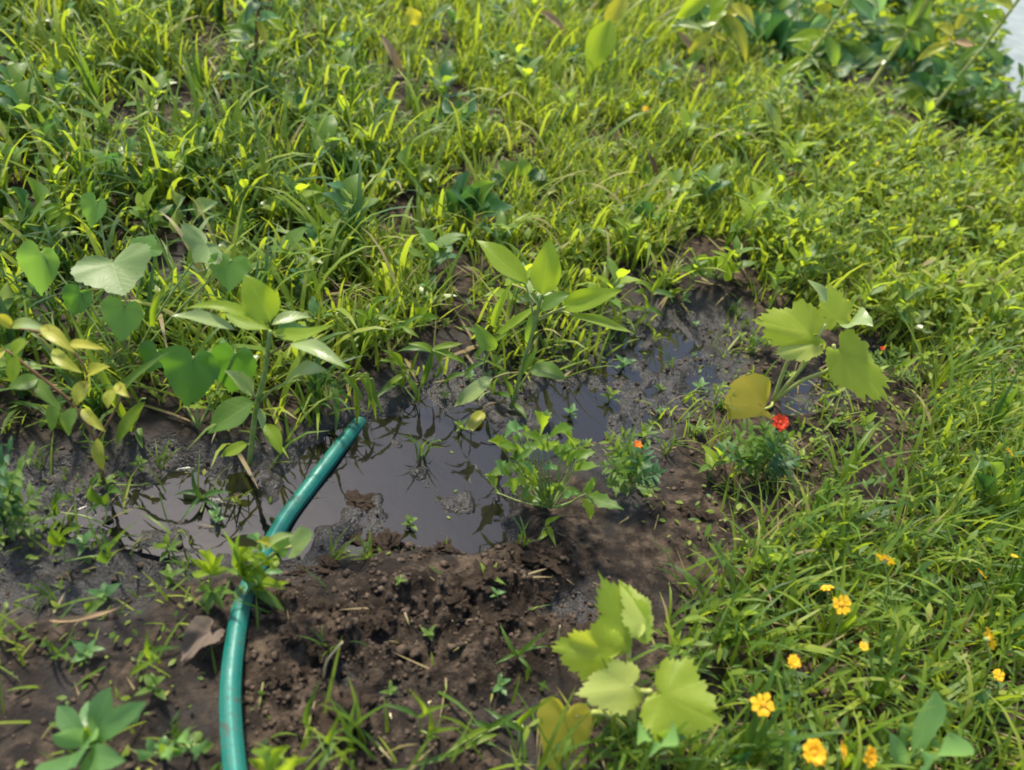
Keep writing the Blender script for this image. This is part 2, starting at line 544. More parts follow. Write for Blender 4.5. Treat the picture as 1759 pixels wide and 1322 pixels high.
def prof(kind, t):
    if kind == 'ovate':
        return max(0.02, math.sin(math.pi * min(1, t ** 0.72)) ** 0.85)
    if kind == 'lance':
        return max(0.02, math.sin(math.pi * t ** 0.8) ** 0.9)
    if kind == 'blade':
        return max(0.02, (0.55 + 0.9 * t if t < 0.35 else 0.865) * (1 - max(0, (t - 0.35) / 0.65) ** 1.7))
    if kind == 'spoon':
        return max(0.02, 0.12 + 0.88 * math.sin(math.pi * min(1, t ** 1.9)) ** 0.8 if t > .02 else .1)
    if kind == 'broad':
        return max(0.02, math.sin(math.pi * min(1, (t * 0.93 + 0.07) ** 0.55)) ** 0.7)
    return 1.0


UPISH = Vector((0.0, -0.30, 0.95))


def leaf(mb, B, T, w, nrm=None, arch=0.08, fold=0.35, kind='ovate', n=9, teeth=0, tooth=0.12, wave=0.06, tint=None, seed=None, across=2):
    """a leaf between two points: w full width; arch lifts the middle; fold raises the halves"""
    R = random.Random(seed if seed is not None else rnd.random())
    d = T - B
    L = d.length
    d.normalize()
    nn = (nrm or UPISH).normalized()
    s = d.cross(nn)
    if s.length < 0.15:
        s = d.cross(Vector((0.9, 0.2, 0.3)))
    s.normalize()
    nn = s.cross(d)
    tint = R.random() if tint is None else tint
    ph = R.uniform(0, 6.28)
    side = R.uniform(-0.08, 0.08)
    v, f, lc = [], [], []
    m = 2 * across + 1
    for i in range(n + 1):
        t = i / n
        c = B + d * (L * t) + nn * (arch * L * 4 * t * (1 - t)) + s * (side * L * math.sin(math.pi * t))
        hw = w * 0.5 * prof(kind, t)
        if teeth:
            hw *= 1 - tooth * abs(math.sin(math.pi * teeth * t))
        for j in range(m):
            u = (j - across) / across
            wv = wave * w * math.sin(ph + t * 9 + (1.3 if u > 0 else 0)) * u * u
            v.append(c + s * (u * hw * math.cos(fold)) + nn * (abs(u) * hw * math.sin(fold) + wv))
            lc.append((u, t, tint))
    for i in range(n):
        for j in range(m - 1):
            a = i * m + j
            f.append((a, a + 1, a + m + 1, a + m))
    mb.add(v, f, lc)


HEART = [(0.0, 0.03), (0.10, -0.12), (0.27, -0.17), (0.43, -0.06), (0.50, 0.13), (0.46, 0.34), (0.34, 0.56), (0.18, 0.78), (0.06, 0.94), (0.0, 1.0)]
LOBED = [(0.0, 0.03), (0.09, -0.08), (0.24, -0.14), (0.40, -0.09), (0.50, 0.03), (0.48, 0.13), (0.60, 0.27), (0.53, 0.42), (0.40, 0.52), (0.39, 0.64), (0.27, 0.78), (0.11, 0.89), (0.0, 1.02)]
ROUND = [(0.0, 0.04), (0.12, -0.08), (0.30, -0.08), (0.45, 0.10), (0.50, 0.34), (0.45, 0.62), (0.30, 0.85), (0.12, 0.97), (0.0, 1.0)]


def broad_leaf(mb, A, T, w, nrm=None, shape='lobed', fl=0.15, fr=0.15, droop=0.12, wavy=0.05, teeth=0, seed=0, tint=None, rings=7):
    """a broad leaf with a notch at A and its tip at T; fl / fr turn the left and right half about the midrib"""
    R = random.Random(seed)
    d = T - A
    L = d.length
    d.normalize()
    nn = (nrm or UPISH).normalized()
    s = d.cross(nn).normalized()
    nn = s.cross(d)
    half = {'lobed': LOBED, 'heart': HEART, 'round': ROUND}[shape]
    pts = [Vector((a, b, 0)) for a, b in half]
    k = 34
    hp = spline(pts, k)
    outl = [(q.x, q.y) for q in hp] + [(-q.x, q.y) for q in reversed(hp[1:-1])]
    m = len(outl)
    c0 = 0.10
    tint = R.random() if tint is None else tint
    ph = [R.uniform(0, 6.28) for _ in range(4)]
    jig = [1 + R.uniform(-0.05, 0.05) for _ in range(m)]

    def pos(x, y, ro, th):
        z = 0.0
        ang = fr if x > 0 else fl
        xa = abs(x)
        X = math.copysign(xa * math.cos(ang * min(1, xa * 4)), x) * w
        Z = xa * math.sin(ang * min(1, xa * 4)) * w
        Z -= droop * L * max(0, y) ** 2
        Z += wavy * w * ro * ro * math.sin(3 * th + ph[0]) + wavy * 0.6 * w * ro ** 2 * math.sin(5 * th + ph[1])
        Z += (0.0 if teeth else 0.002) * w * ro * math.cos(9 * th)
        return A + s * X + d * (y * L) + nn * Z

    v = [pos(0, c0, 0, 0)]
    lc = [(0, 0, tint)]
    f = []
    for r in range(1, rings + 1):
        ro = r / rings
        for i, (x, y) in enumerate(outl):
            g = ro
            if r == rings:
                g = ro * jig[i]
                if teeth:
                    g *= 1 - (0.13 if i % 4 == 1 else 0.07) * (i % 2)
            xx, yy = x * g, c0 + (y - c0) * g
            th = math.atan2(x, y - c0)
            v.append(pos(xx, yy, ro, th))
            lc.append((th / math.pi, ro, tint))
    for i in range(m):
        f.append((0, 1 + i, 1 + (i + 1) % m))
    for r in range(rings - 1):
        for i in range(m):
            a = 1 + r * m
            f.append((a + i, a + m + i, a + m + (i + 1) % m, a + (i + 1) % m))
    mb.add(v, f, lc)


def pinnate(mb, B, T, w, pairs=6, nrm=None, seed=0):
    d = T - B
    nn = (nrm or UPISH).normalized()
    s = d.normalized().cross(nn).normalized()
    up = s.cross(d.normalized())
    tube(mb, [B, (B + T) / 2 + up * d.length * 0.06, T], w * 0.025, w * 0.015, 3, False)
    R = random.Random(seed)
    for i in range(pairs):
        t = 0.22 + 0.72 * i / (pairs - 1)
        c = B.lerp(T, t) + up * (d.length * 0.24 * t * (1 - t))
        l = w * 0.5 * (0.55 + 0.5 * math.sin(math.pi * t))
        for sg in (-1, 1):
            e = c + s * (sg * l * R.uniform(.6, 1.1)) + d.normalized() * l * R.uniform(.3, .8) + up * R.uniform(-.5, .25) * l
            leaf(mb, c, e, l * 0.33, nn, 0.12, 0.2, 'lance', 5, teeth=0, tint=R.random(), across=1)
    leaf(mb, T, T + d.normalized() * w * 0.35, w * 0.14, nn, 0.05, 0.2, 'lance', 4, tint=R.random(), across=1)


def tag(o, label, cat, group=None):
    o['label'] = label
    o['category'] = cat
    if group:
        o['group'] = group
    return o


def empty(name, loc):
    o = bpy.data.objects.new(name, None)
    o.empty_display_size = 0.02
    COL.objects.link(o)
    o.location = loc
    return o


def copy_tree(o, parent=None):
    c = o.copy()
    COL.objects.link(c)
    c.parent = parent
    for ch in list(o.children):
        copy_tree(ch, c)
    return c


# ------------------------------------------------------------------ ground and water
def axis(parts):
    out = []
    for a, b, st in parts:
        n = max(1, int(round((b - a) / st)))
        out += [a + (b - a) * i / n for i in range(n)]
    out.append(parts[-1][1])
    return np.array(out)


gx = axis([(-70, -12, 8), (-12, -4, 1), (-4, -1.7, 0.12), (-1.7, -0.7, 0.014), (-0.7, 0.75, 0.0075), (0.75, 1.9, 0.014), (1.9, 4.0, 0.035), (4, 12, 0.8), (12, 70, 8)])
gy = axis([(-40, -6, 6), (-6, -0.5, 0.6), (-0.5, 0.2, 0.06), (0.2, 0.4, 0.014), (0.4, 1.35, 0.0075), (1.35, 2.3, 0.014), (2.3, 4.2, 0.030), (4.2, 8, 0.08), (8, 20, 1), (20, 120, 10)])
GX, GY = np.meshgrid(gx, gy)
GZ = height(GX.ravel(), GY.ravel())
nx, ny = len(gx), len(gy)
idx = np.arange(nx * ny).reshape(ny, nx)
F = np.stack([idx[:-1, :-1], idx[:-1, 1:], idx[1:, 1:], idx[1:, :-1]], -1).reshape(-1, 4)
np_mesh('ground', np.stack([GX.ravel(), GY.ravel(), GZ], -1), F, 'soil', None, 'structure')

wx = np.linspace(-0.95, 0.95, 40); wy = np.linspace(0.62, 1.85, 30)
WX, WY = np.meshgrid(wx, wy)
inW = np.minimum(sdist(WX.ravel(), WY.ravel(), WET), sdist(WX.ravel(), WY.ravel(), WET2)).reshape(WX.shape) < 0.10
ii = np.arange(WX.size).reshape(WX.shape)
quad = np.stack([ii[:-1, :-1], ii[:-1, 1:], ii[1:, 1:], ii[1:, :-1]], -1)
ok = inW[:-1, :-1] | inW[1:, 1:]
np_mesh('puddle_water', np.stack([WX.ravel(), WY.ravel(), np.full(WX.size, WL)], -1), quad[ok].reshape(-1, 4), 'water', None, 'structure')

# pale path beyond the plants at the top right
e0, e1 = at(1668, 40), at(1752, 205)
ed = (e1 - e0).normalized()
pn = Vector((ed.y, -ed.x, 0))
if pn.x < 0:
    pn = -pn
a0, a1 = e0 - ed * (-6) if False else e0 - ed * 6, e1 + ed * 1.2
pv = []
for z in (-0.05, 0.03):
    for q in (a0, a1, a1 + pn * 1.6, a0 + pn * 1.6):
        pv.append((q.x, q.y, z))
o = mesh_obj('path', pv, [(0, 3, 2, 1), (4, 5, 6, 7), (0, 1, 5, 4), (1, 2, 6, 5), (2, 3, 7, 6), (3, 0, 4, 7)], 'concrete', None, smooth=False)
o['kind'] = 'structure'


# ------------------------------------------------------------------ grass as stuff
def inside(x, y, poly):
    return sdist(x, y, poly) < 0


STATIC = []
for a_, b_, r_ in [(1000, 1190, 60), (1075, 1200, 60), (1160, 1230, 60), (960, 1290, 55), (1080, 1100, 50), (1220, 1280, 40), (706, 92, 26), (760, 86, 26), (940, 92, 28), (1030, 130, 26), (688, 175, 26), (670, 140, 26), (1165, 118, 24), (1305, 250, 22), (330, 470, 60), (200, 560, 50), (240, 500, 60), (100, 520, 50), (1320, 690, 45), (1270, 740, 50)]:
    g_ = at(a_, b_)
    STATIC.append((g_.x, g_.y, r_ * depth(g_) / FPX))


def zone_points(px, dens, seed, gate=None, soft=0.06):
    P = poly_px(px)
    lo, hi = P.min(0), P.max(0)
    lo = np.maximum(lo, (-2.6, 0.15)); hi = np.minimum(hi, (4.2, 7.5))
    n = int((hi - lo).prod() * dens)
    R = np.random.RandomState(seed)
    x = R.uniform(lo[0], hi[0], n); y = R.uniform(lo[1], hi[1], n)
    d = sdist(x, y, P) + fbm(x, y, 6.0, 2) * soft * 2
    keep = d < R.uniform(-soft, soft, n)
    if gate is not None:
        keep &= R.rand(n) < gate(x, y)
    for a_, b_, r_ in STATIC:
        keep &= np.hypot(x - a_, y - b_) > r_
    far = np.clip(1.15 - np.maximum(0, y - 1.8) * 0.16, 0.45, 1)
    keep &= R.rand(n) < far
    return x[keep], y[keep]


KEEPOUT = []      # (x, y, radius): no scattered plants here


def free(x, y, extra=0.0):
    k = np.ones(len(x), bool)
    for a, b, r in KEEPOUT:
        k &= np.hypot(x - a, y - b) > r + extra
    return k


def blades(x, y, seed, L=(0.05, 0.12), w=(0.004, 0.008), lean=(0.05, 0.6), bend=(0.3, 1.6), tint=0.5, tspread=0.25, az=None, k=4, clump=0.6, spread=0.9, deadf=0.035):
    R = np.random.RandomState(seed)
    n = len(x)
    z = height(x, y) - 0.004
    # height and colour vary in clumps as growth does
    c1 = fbm(x, y, 5.0, 2) ; c2 = fbm(x + 40, y, 3.0, 2)
    Ln = R.uniform(L[0], L[1], n) * (1 + clump * c1)
    wn = R.uniform(w[0], w[1], n)
    th0 = R.uniform(lean[0], lean[1], n)
    bd = R.uniform(bend[0], bend[1], n)
    A = R.uniform(0, 2 * np.pi, n) if az is None else az + R.normal(0, spread, n)
    tn = np.clip(tint + R.normal(0, tspread, n) + c2 * 0.35, 0, 0.93)
    dead = R.rand(n) < deadf
    tn[dead] = 1.0
    px_, py_, pz_ = x.copy(), y.copy(), z.copy()
    V, LC = [], []
    sx, sy = -np.sin(A), np.cos(A)
    tw = R.uniform(-0.5, 0.5, n)
    for i in range(k + 1):
        t = i / k
        hw = wn * 0.5 * (0.75 + 0.5 * t) * (1 - t ** 2.2) + 0.0001
        zz = np.sin(tw * t) * hw
        V.append(np.stack([px_ - sx * hw, py_ - sy * hw, pz_ - zz], -1)); V.append(np.stack([px_ + sx * hw, py_ + sy * hw, pz_ + zz], -1))
        for u in (-1, 1):
            LC.append(np.stack([np.full(n, u), np.full(n, t), tn], -1))
        th = th0 + bd * t * t
        st = Ln / k
        px_ = px_ + np.sin(th) * np.cos(A) * st; py_ = py_ + np.sin(th) * np.sin(A) * st; pz_ = pz_ + np.cos(th) * st
    m = 2 * (k + 1)
    V = np.stack(V, 1).reshape(-1, 3); LC = np.stack(LC, 1).reshape(-1, 3)
    b = np.arange(n)[:, None] * m
    F = np.concatenate([b + np.array([[2 * i, 2 * i + 1, 2 * i + 3, 2 * i + 2]]) for i in range(k)], 1).reshape(-1, 4)
    return V, F, LC


def join(parts):
    V, F, LC, o = [], [], [], 0
    for v, f, l in parts:
        V.append(v); F.append(f + o); LC.append(l); o += len(v)
    return np.concatenate(V), np.concatenate(F), np.concatenate(LC)


def leaflets(x, y, seed, size=(0.008, 0.018), hgt=(0.0, 0.05), tint=0.5, tspread=0.2, flat=0.6, up=(-0.3, 0.9), slim=1.0):
    """small rounded leaves at many heights"""
    R = np.random.RandomState(seed)
    n = len(x)
    z = height(x, y) + R.uniform(hgt[0], hgt[1], n) * np.clip(0.75 + 1.7 * fbm(x, y, 7, 2), 0.1, 2)
    L = R.uniform(size[0], size[1], n)
    A = R.uniform(0, 2 * np.pi, n)
    el = R.uniform(up[0], up[1], n)
    d = np.stack([np.cos(A) * np.cos(el), np.sin(A) * np.cos(el), np.sin(el)], -1)
    s = np.stack([-np.sin(A), np.cos(A), R.uniform(-0.5, 0.5, n)], -1)
    up = np.cross(d, s)
    c = np.stack([x, y, z], -1)
    tn = np.clip(tint + R.normal(0, tspread, n) + fbm(x + 40, y, 3.0, 2) * 0.3, 0, 0.93)
    rows = []
    LC = []
    for t, h in ((0.0, 0.02), (0.3, 0.20), (0.65, 0.22), (1.0, 0.02)):
        for u in (-1, 1):
            rows.append(c + d * (L * t)[:, None] + s * (u * h * slim * L * R.uniform(.8, 1.3, n))[:, None] + up * (0.25 * L * (t * (1 - t)))[:, None])
            LC.append(np.stack([np.full(n, u), np.full(n, t), tn], -1))
    V = np.stack(rows, 1).reshape(-1, 3); LC = np.stack(LC, 1).reshape(-1, 3)
    b = np.arange(n)[:, None] * 8
    F = np.concatenate([b + np.array([[2 * i, 2 * i + 1, 2 * i + 3, 2 * i + 2]]) for i in range(3)], 1).reshape(-1, 4)
    return V, F, LC


BARE = [(240, 215, 75), (700, 375, 45), (1540, 195, 90), (1380, 170, 50), (690, 165, 30), (230, 300, 45), (1640, 725, 50), (300, 405, 40), (1200, 470, 60), (770, 455, 40), (70, 330, 30), (400, 220, 30), (150, 130, 30), (620, 120, 40)]
BARE_G = [(at(a, b).x, at(a, b).y, r * depth(at(a, b)) / FPX) for a, b, r in BARE]


def gate_lawn(x, y):
    g = sstep(-0.42, 0.08, fbm(x, y, 9.0, 3)) * (0.2 + 0.8 * sstep(-0.55, -0.1, fbm(x + 7, y, 3.5, 2)))
    for a, b, r in BARE_G:
        g = g * sstep(0.6 * r, 1.25 * r, np.hypot((x - a), (y - b) * 0.5) + fbm(x, y, 12, 2) * r)
    return g


LAWN_L = [(-300, -40), (620, -40), (640, 250), (600, 420), (560, 560), (300, 560), (230, 420), (-300, 420)]
LAWN_C = [(580, -60), (1360, -60), (1400, 160), (1330, 480), (1120, 520), (1030, 560), (760, 620), (640, 640), (560, 560), (600, 300)]
LAWN_R = [(1330, 180), (1480, 160), (1640, 230), (1900, 270), (2300, 420), (2250, 660), (1620, 610), (1480, 540), (1330, 505), (1110, 515), (1200, 330)]
LEFTMID = [(-250, 400), (250, 420), (560, 560), (640, 680), (540, 710), (420, 740), (200, 700), (-250, 700)]
NEAR_R = [(1580, 570), (2250, 640), (2250, 1500), (1000, 1500), (860, 1400), (900, 1230), (960, 1180), (1060, 1140), (1130, 1060), (1180, 990), (1400, 930), (1500, 820), (1590, 720), (1660, 650)]
MIDR = [(1040, 900), (1180, 990), (1400, 940), (1500, 830), (1600, 720), (1660, 650), (1560, 560), (1300, 520), (1290, 660), (1180, 730), (1050, 780)]
MUD = [(-250, 690), (440, 740), (445, 960), (410, 1500), (-250, 1500)]
BANKZ = [(430, 985), (870, 900), (1040, 930), (1050, 1080), (900, 1200), (700, 1240), (430, 1250)]
FRINGE = [(430, 1255), (700, 1215), (850, 1180), (930, 1180), (940, 1500), (430, 1500)]
PUDDLE_Z = [(560, 760), (640, 680), (1000, 560), (1290, 520), (1290, 660), (1040, 770), (870, 850), (840, 910), (660, 960), (600, 960)]
CORNER = [(1380, -60), (1600, -60), (1640, 60), (1670, 160), (1740, 260), (1640, 245), (1560, 130), (1480, 105), (1390, 120)]

parts = []
x, y = zone_points(LAWN_L, 3400, 1, gate_lawn)
parts.append(blades(x, y, 21, (0.06, 0.17), (0.004, 0.010), (0.1, 0.9), (0.3, 1.9), 0.36, 0.20))
x, y = zone_points(LAWN_C, 8200, 2, gate_lawn)
parts.append(blades(x, y, 22, (0.04, 0.12), (0.0038, 0.0085), (0.05, 0.8), (0.2, 1.6), 0.60, 0.20))
x, y = zone_points(LAWN_R, 7000, 3, gate_lawn)
parts.append(blades(x, y, 23, (0.03, 0.09), (0.0035, 0.0075), (0.05, 0.9), (0.2, 1.6), 0.62, 0.18))
x, y = zone_points(CORNER, 2200, 4, gate_lawn)
parts.append(blades(x, y, 24, (0.06, 0.16), (0.005, 0.009), (0.05, 0.7), (0.2, 1.6), 0.30, 0.18))
x, y = zone_points(LEFTMID, 4400, 5)
parts.append(blades(x, y, 25, (0.05, 0.13), (0.004, 0.009), (0.1, 1.0), (0.4, 2.0), 0.36, 0.2))
for zn, dn, sd_, tt in ((LAWN_L, 950, 201, .46), (LAWN_C, 420, 202, .62), (LAWN_R, 300, 203, .6), (LEFTMID, 380, 204, .45)):
    x, y = zone_points(zn, dn, sd_, gate_lawn)
    parts.append(blades(x, y, sd_, (0.10, 0.25), (0.008, 0.015), (0.1, 0.8), (0.7, 2.4), tt, 0.22, k=6))
for zn, dn, sd_ in ((LAWN_L, 500, 211), (LAWN_C, 500, 212), (LEFTMID, 300, 213), (LAWN_R, 300, 214)):
    x, y = zone_points(zn, dn, sd_)
    parts.append(blades(x, y, sd_, (0.03, 0.11), (0.003, 0.008), (1.2, 1.6), (-0.1, 0.4), 0.5, 0.2, deadf=1.0))
V, F, LC = join(parts)
o = np_mesh('lawn_grass', V, F, 'grass', LC, 'stuff')
tag(o, 'rough yellow-green grass covering the ground beyond the puddle', 'grass')

parts = []
x, y = zone_points(NEAR_R, 5600, 6, lambda x, y: sstep(-0.55, -0.05, fbm(x, y, 5, 2)))
parts.append(blades(x, y, 26, (0.05, 0.135), (0.003, 0.0065), (0.1, 0.9), (0.3, 1.9), 0.42, 0.22, az=math.radians(15), spread=1.4))
x, y = zone_points(FRINGE, 1100, 8)
parts.append(blades(x, y, 28, (0.04, 0.11), (0.003, 0.006), (0.2, 1.1), (0.3, 1.6), 0.5, 0.2))
x, y = zone_points(NEAR_R, 650, 221)
k_ = free(x, y, 0) & (np.hypot(x - at(1000, 1290).x, y - at(1000, 1290).y) > 0.16)
x, y = x[k_], y[k_]
parts.append(blades(x, y, 221, (0.10, 0.205), (0.006, 0.010), (0.2, 1.0), (0.5, 2.0), .5, 0.22, k=6, deadf=0.0))
x, y = zone_points(NEAR_R, 700, 222)
parts.append(blades(x, y, 222, (0.05, 0.14), (0.002, 0.005), (0.9, 1.5), (-0.1, 0.5), .5, 0.22, deadf=1.0))
V, F, LC = join(parts)
o = np_mesh('verge_grass', V, F, 'grass', LC, 'stuff')
tag(o, 'long green grass around the yellow flowers on the near right', 'grass')

parts = []
x, y = zone_points(MIDR, 3200, 7, lambda x, y: sstep(-0.2, 0.3, fbm(x, y, 7, 2)))
parts.append(blades(x, y, 27, (0.025, 0.08), (0.002, 0.005), (0.2, 1.2), (0.2, 1.5), 0.5, 0.22))
x, y = zone_points(MUD, 900, 9, lambda x, y: sstep(-0.2, 0.25, fbm(x, y, 7, 2)))
parts.append(blades(x, y, 29, (0.02, 0.07), (0.002, 0.005), (0.3, 1.3), (0.2, 1.2), 0.45, 0.25))
x, y = zone_points(BANKZ, 140, 10)
parts.append(blades(x, y, 30, (0.015, 0.05), (0.002, 0.004), (0.3, 1.3), (0.2, 1.2), 0.5, 0.3))
for zn, dn, sd_ in ((MIDR, 1500, 231), (MUD, 350, 232), (BANKZ, 350, 233), (FRINGE, 500, 234)):
    x, y = zone_points(zn, dn, sd_)
    parts.append(blades(x, y, sd_, (0.012, 0.05), (0.0015, 0.004), (1.3, 1.6), (-0.1, 0.3), 0.5, 0.2, deadf=1.0))
x, y = zone_points(PUDDLE_Z, 1800, 11, lambda x, y: sstep(-0.05, 0.35, fbm(x, y, 8, 2)) * sstep(-0.05, 0.01, sdist(x, y, POOL)))
parts.append(blades(x, y, 31, (0.015, 0.05), (0.002, 0.004), (0.2, 1.3), (0.2, 1.4), 0.42, 0.25))
V, F, LC = join(parts)
o = np_mesh('sparse_grass', V, F, 'grass', LC, 'stuff')
tag(o, 'sparse short grass sprouting from the bare wet mud', 'grass')

parts = []
x, y = zone_points(LAWN_R, 9500, 12, gate_lawn)
parts.append(leaflets(x, y, 32, (0.014, 0.045), (0.005, 0.13), 0.66, 0.18, up=(0.0, 1.2), slim=.6))
x, y = zone_points(LAWN_C, 4200, 13, gate_lawn)
parts.append(leaflets(x, y, 33, (0.010, 0.028), (0.0, 0.05), 0.45, 0.2))
x, y = zone_points(LAWN_L, 3000, 14, gate_lawn)
parts.append(leaflets(x, y, 34, (0.012, 0.035), (0.0, 0.06), 0.32, 0.18))
x, y = zone_points(NEAR_R, 6500, 15)
parts.append(leaflets(x, y, 35, (0.010, 0.032), (0.0, 0.10), 0.42, 0.2, up=(0.0, 1.2), slim=.55))
x, y = zone_points(MIDR, 3600, 16, lambda x, y: sstep(-0.15, 0.35, fbm(x, y, 6, 2)))
parts.append(leaflets(x, y, 36, (0.006, 0.016), (0.0, 0.03), 0.5, 0.2))
x, y = zone_points(PUDDLE_Z, 3600, 17, lambda x, y: sstep(0.0, 0.4, fbm(x, y, 9, 2)) * sstep(-0.06, 0.0, sdist(x, y, POOL)))
parts.append(leaflets(x, y, 37, (0.005, 0.012), (0.0, 0.012), 0.42, 0.2))
x, y = zone_points(MUD, 2000, 18, lambda x, y: sstep(-0.15, 0.3, fbm(x, y, 9, 2)))
parts.append(leaflets(x, y, 38, (0.005, 0.014), (0.0, 0.012), 0.45, 0.25))
x, y = zone_points(PUDDLE_Z, 260, 20)
k_ = (sdist(x, y, POOL) < -0.01) & (height(x, y) < WL - 0.002)
P_ = leaflets(x[k_], y[k_], 40, (0.003, 0.009), (0.0, 0.001), 0.5, 0.35, up=(-0.05, 0.1))
P_[0][:, 2] = WL + 0.0015 + (P_[0][:, 2] - P_[0][:, 2].mean()) * 0.05
parts.append(P_)
x, y = zone_points(CORNER, 4200, 19, None)
parts.append(leaflets(x, y, 39, (0.025, 0.070), (0.0, 0.20), 0.20, 0.15))
V, F, LC = join(parts)
o = np_mesh('ground_cover', V, F, 'grass', LC, 'stuff')
tag(o, 'tiny leaved ground cover growing among the grass and on wet mud', 'ground cover')

# soil crumbs: little lumps nobody could count
t_ = (1 + 5 ** .5) / 2
ico = np.array([(-1, t_, 0), (1, t_, 0), (-1, -t_, 0), (1, -t_, 0), (0, -1, t_), (0, 1, t_), (0, -1, -t_), (0, 1, -t_), (t_, 0, -1), (t_, 0, 1), (-t_, 0, -1), (-t_, 0, 1)]) / 1.9
icf = np.array([(0, 11, 5), (0, 5, 1), (0, 1, 7), (0, 7, 10), (0, 10, 11), (1, 5, 9), (5, 11, 4), (11, 10, 2), (10, 7, 6), (7, 1, 8), (3, 9, 4), (3, 4, 2), (3, 2, 6), (3, 6, 8), (3, 8, 9), (4, 9, 5), (2, 4, 11), (6, 2, 10), (8, 6, 7), (9, 8, 1)])
cx, cy = [], []
for z_, d_, s_ in ((BANKZ, 15000, 51), (FRINGE, 9000, 52), (MUD, 2500, 53), (MIDR, 3500, 54), (PUDDLE_Z, 2500, 55)):
    x, y = zone_points(z_, d_, s_)
    if s_ == 55:
        kk = sdist(x, y, POOL) > -0.01
        x, y = x[kk], y[kk]
    cx.append(x); cy.append(y)
x = np.concatenate(cx); y = np.concatenate(cy)
n = len(x)
r = np.exp(rs.normal(math.log(0.0021), 0.5, n)).clip(0.0009, 0.0075)
V = ico[None] * (r[:, None, None] * rs.uniform(0.45, 1.55, (n, 12, 1))) * np.array([1, 1, 0.75]) + np.stack([x, y, height(x, y) + r * 0.3], -1)[:, None]
F = (icf[None] + np.arange(n)[:, None, None] * 12).reshape(-1, 3)
o = np_mesh('soil_crumbs', V.reshape(-1, 3), F, 'crumb', None, 'stuff', False)
tag(o, 'loose brown crumbs of soil over the bank and mud', 'soil')


# ------------------------------------------------------------------ the hose
hose_px = [(412, 1420), (404, 1330), (397, 1250), (396, 1180), (403, 1110), (415, 1045), (438, 985), (466, 932), (492, 888), (530, 838), (568, 788), (600, 747), (634, 706)]
HR = 0.0122
hp = []
for i, (a, b) in enumerate(hose_px):
    p = at(a, b, 0.0)
    g = gz(p.x, p.y)
    z = max(g + HR * 0.75, WL + HR * 0.35)
    hp.append(at(a, b, z))
# lift smoothly over the bank
for _ in range(2):
    zs = [p.z for p in hp]
    for i in range(1, len(hp) - 1):
        zz = (zs[i - 1] + zs[i] * 2 + zs[i + 1]) / 4
        hp[i] = at(*hose_px[i], zz)
for i, dz in ((0, .055), (1, .04), (2, .026), (3, .014), (4, .006)):
    hp[i] = at(*hose_px[i], hp[i].z + dz)
hp[-3] = at(*hose_px[-3], WL + HR * .5)
hp[-2] = at(*hose_px[-2], WL + HR * .1)
hp[-1] = at(668, 664, WL - HR * 1.7)
hp = [Vector((hp[0].x + 0.06, hp[0].y - 0.5, hp[0].z)), Vector((hp[0].x + 0.02, hp[0].y - 0.16, hp[0].z))] + hp
hpts = spline(hp, 110)
mb = MB()
tube(mb, hpts, HR, HR, 28, True)
he = mb.build('garden_hose', 'hose', None, hp[7])
he.location = hp[7]
tag(he, 'green garden hose curving over the mud with its end in the puddle', 'hose')
for p in hpts[20::6]:
    KEEPOUT.append((p.x, p.y, 0.045))


# ------------------------------------------------------------------ plants read from the photograph
class Plant:
    def __init__(self, name, label, cat, px, py, group=None, z=None):
        self.b = ground_at(px, py) if z is None else at(px, py, z)
        self.e = empty(name, self.b)
        tag(self.e, label, cat, group)
        self.k = 0

    def pt(self, px, py, off=0.0):
        q = on_plane(px, py, self.b.y + off)
        g = gz(q.x, q.y)
        return q if q.z > g + .006 else at(px, py, g + .008)

    def stem(self, pts, r0=0.004, r1=0.0025, mat='stem', name='stem', n=None, seg=7):
        q = [self.pt(*p) for p in pts]
        if len(q) > 2:
            q = spline(q, n or 4 * (len(q) - 1))
        mb = MB()
        tube(mb, q, r0, r1, seg)
        return mb.build(name, mat, self.e, self.b)

    def width(self, B, T, w, nrm):
        d = (T - B).normalized()
        s = d.cross(nrm)
        if s.length < 0.15:
            s = d.cross(Vector((0.9, 0.2, 0.3)))
        s.normalize()
        c = (B + T) / 2
        a, b = proj(B), proj(T)
        ax = Vector((b[0] - a[0], b[1] - a[1]))
        if ax.length < 1e-6:
            return w * depth(c) / FPX
        ax.normalize()
        p, q = proj(c), proj(c + s * 0.01)
        v = Vector((q[0] - p[0], q[1] - p[1]))
        ap = abs(v.x * -ax.y + v.y * ax.x) / 0.01
        return w / max(ap, 0.38 * FPX / depth(c))

    def leaf(self, b, t, w, mat='leaf', kind='ovate', nrm=None, name='leaf', label=None, **kw):
        self.k += 1
        B, T = self.pt(*b), self.pt(*t)
        nn = Vector(nrm).normalized() if nrm else UPISH
        mb = MB()
        leaf(mb, B, T, self.width(B, T, w, nn), nn, kind=kind, seed=self.k + int(b[0]), **kw)
        o = mb.build(name, mat, self.e, self.b)
        if label:
            o['label'] = label
        return o

    def broad(self, b, t, w, mat='pumpkin', shape='lobed', nrm=None, label=None, **kw):
        self.k += 1
        B, T = self.pt(*b), self.pt(*t)
        nn = Vector(nrm).normalized() if nrm else UPISH
        mb = MB()
        broad_leaf(mb, B, T, self.width(B, T, w, nn), nn, shape=shape, seed=self.k + int(b[0]), **kw)
        o = mb.build('leaf', mat, self.e, self.b)
        if label:
            o['label'] = label
        return o

    def feather(self, b, t, w, mat='leaf_dark', pairs=6):
        self.k += 1
        mb = MB()
        B, T = self.pt(*b), self.pt(*t)
        pinnate(mb, B, T, 1.3 * w * depth(B) / FPX, pairs, None, self.k)
        return mb.build('leaf', mat, self.e, self.b)


FACE = (0.1, -0.9, 0.5)

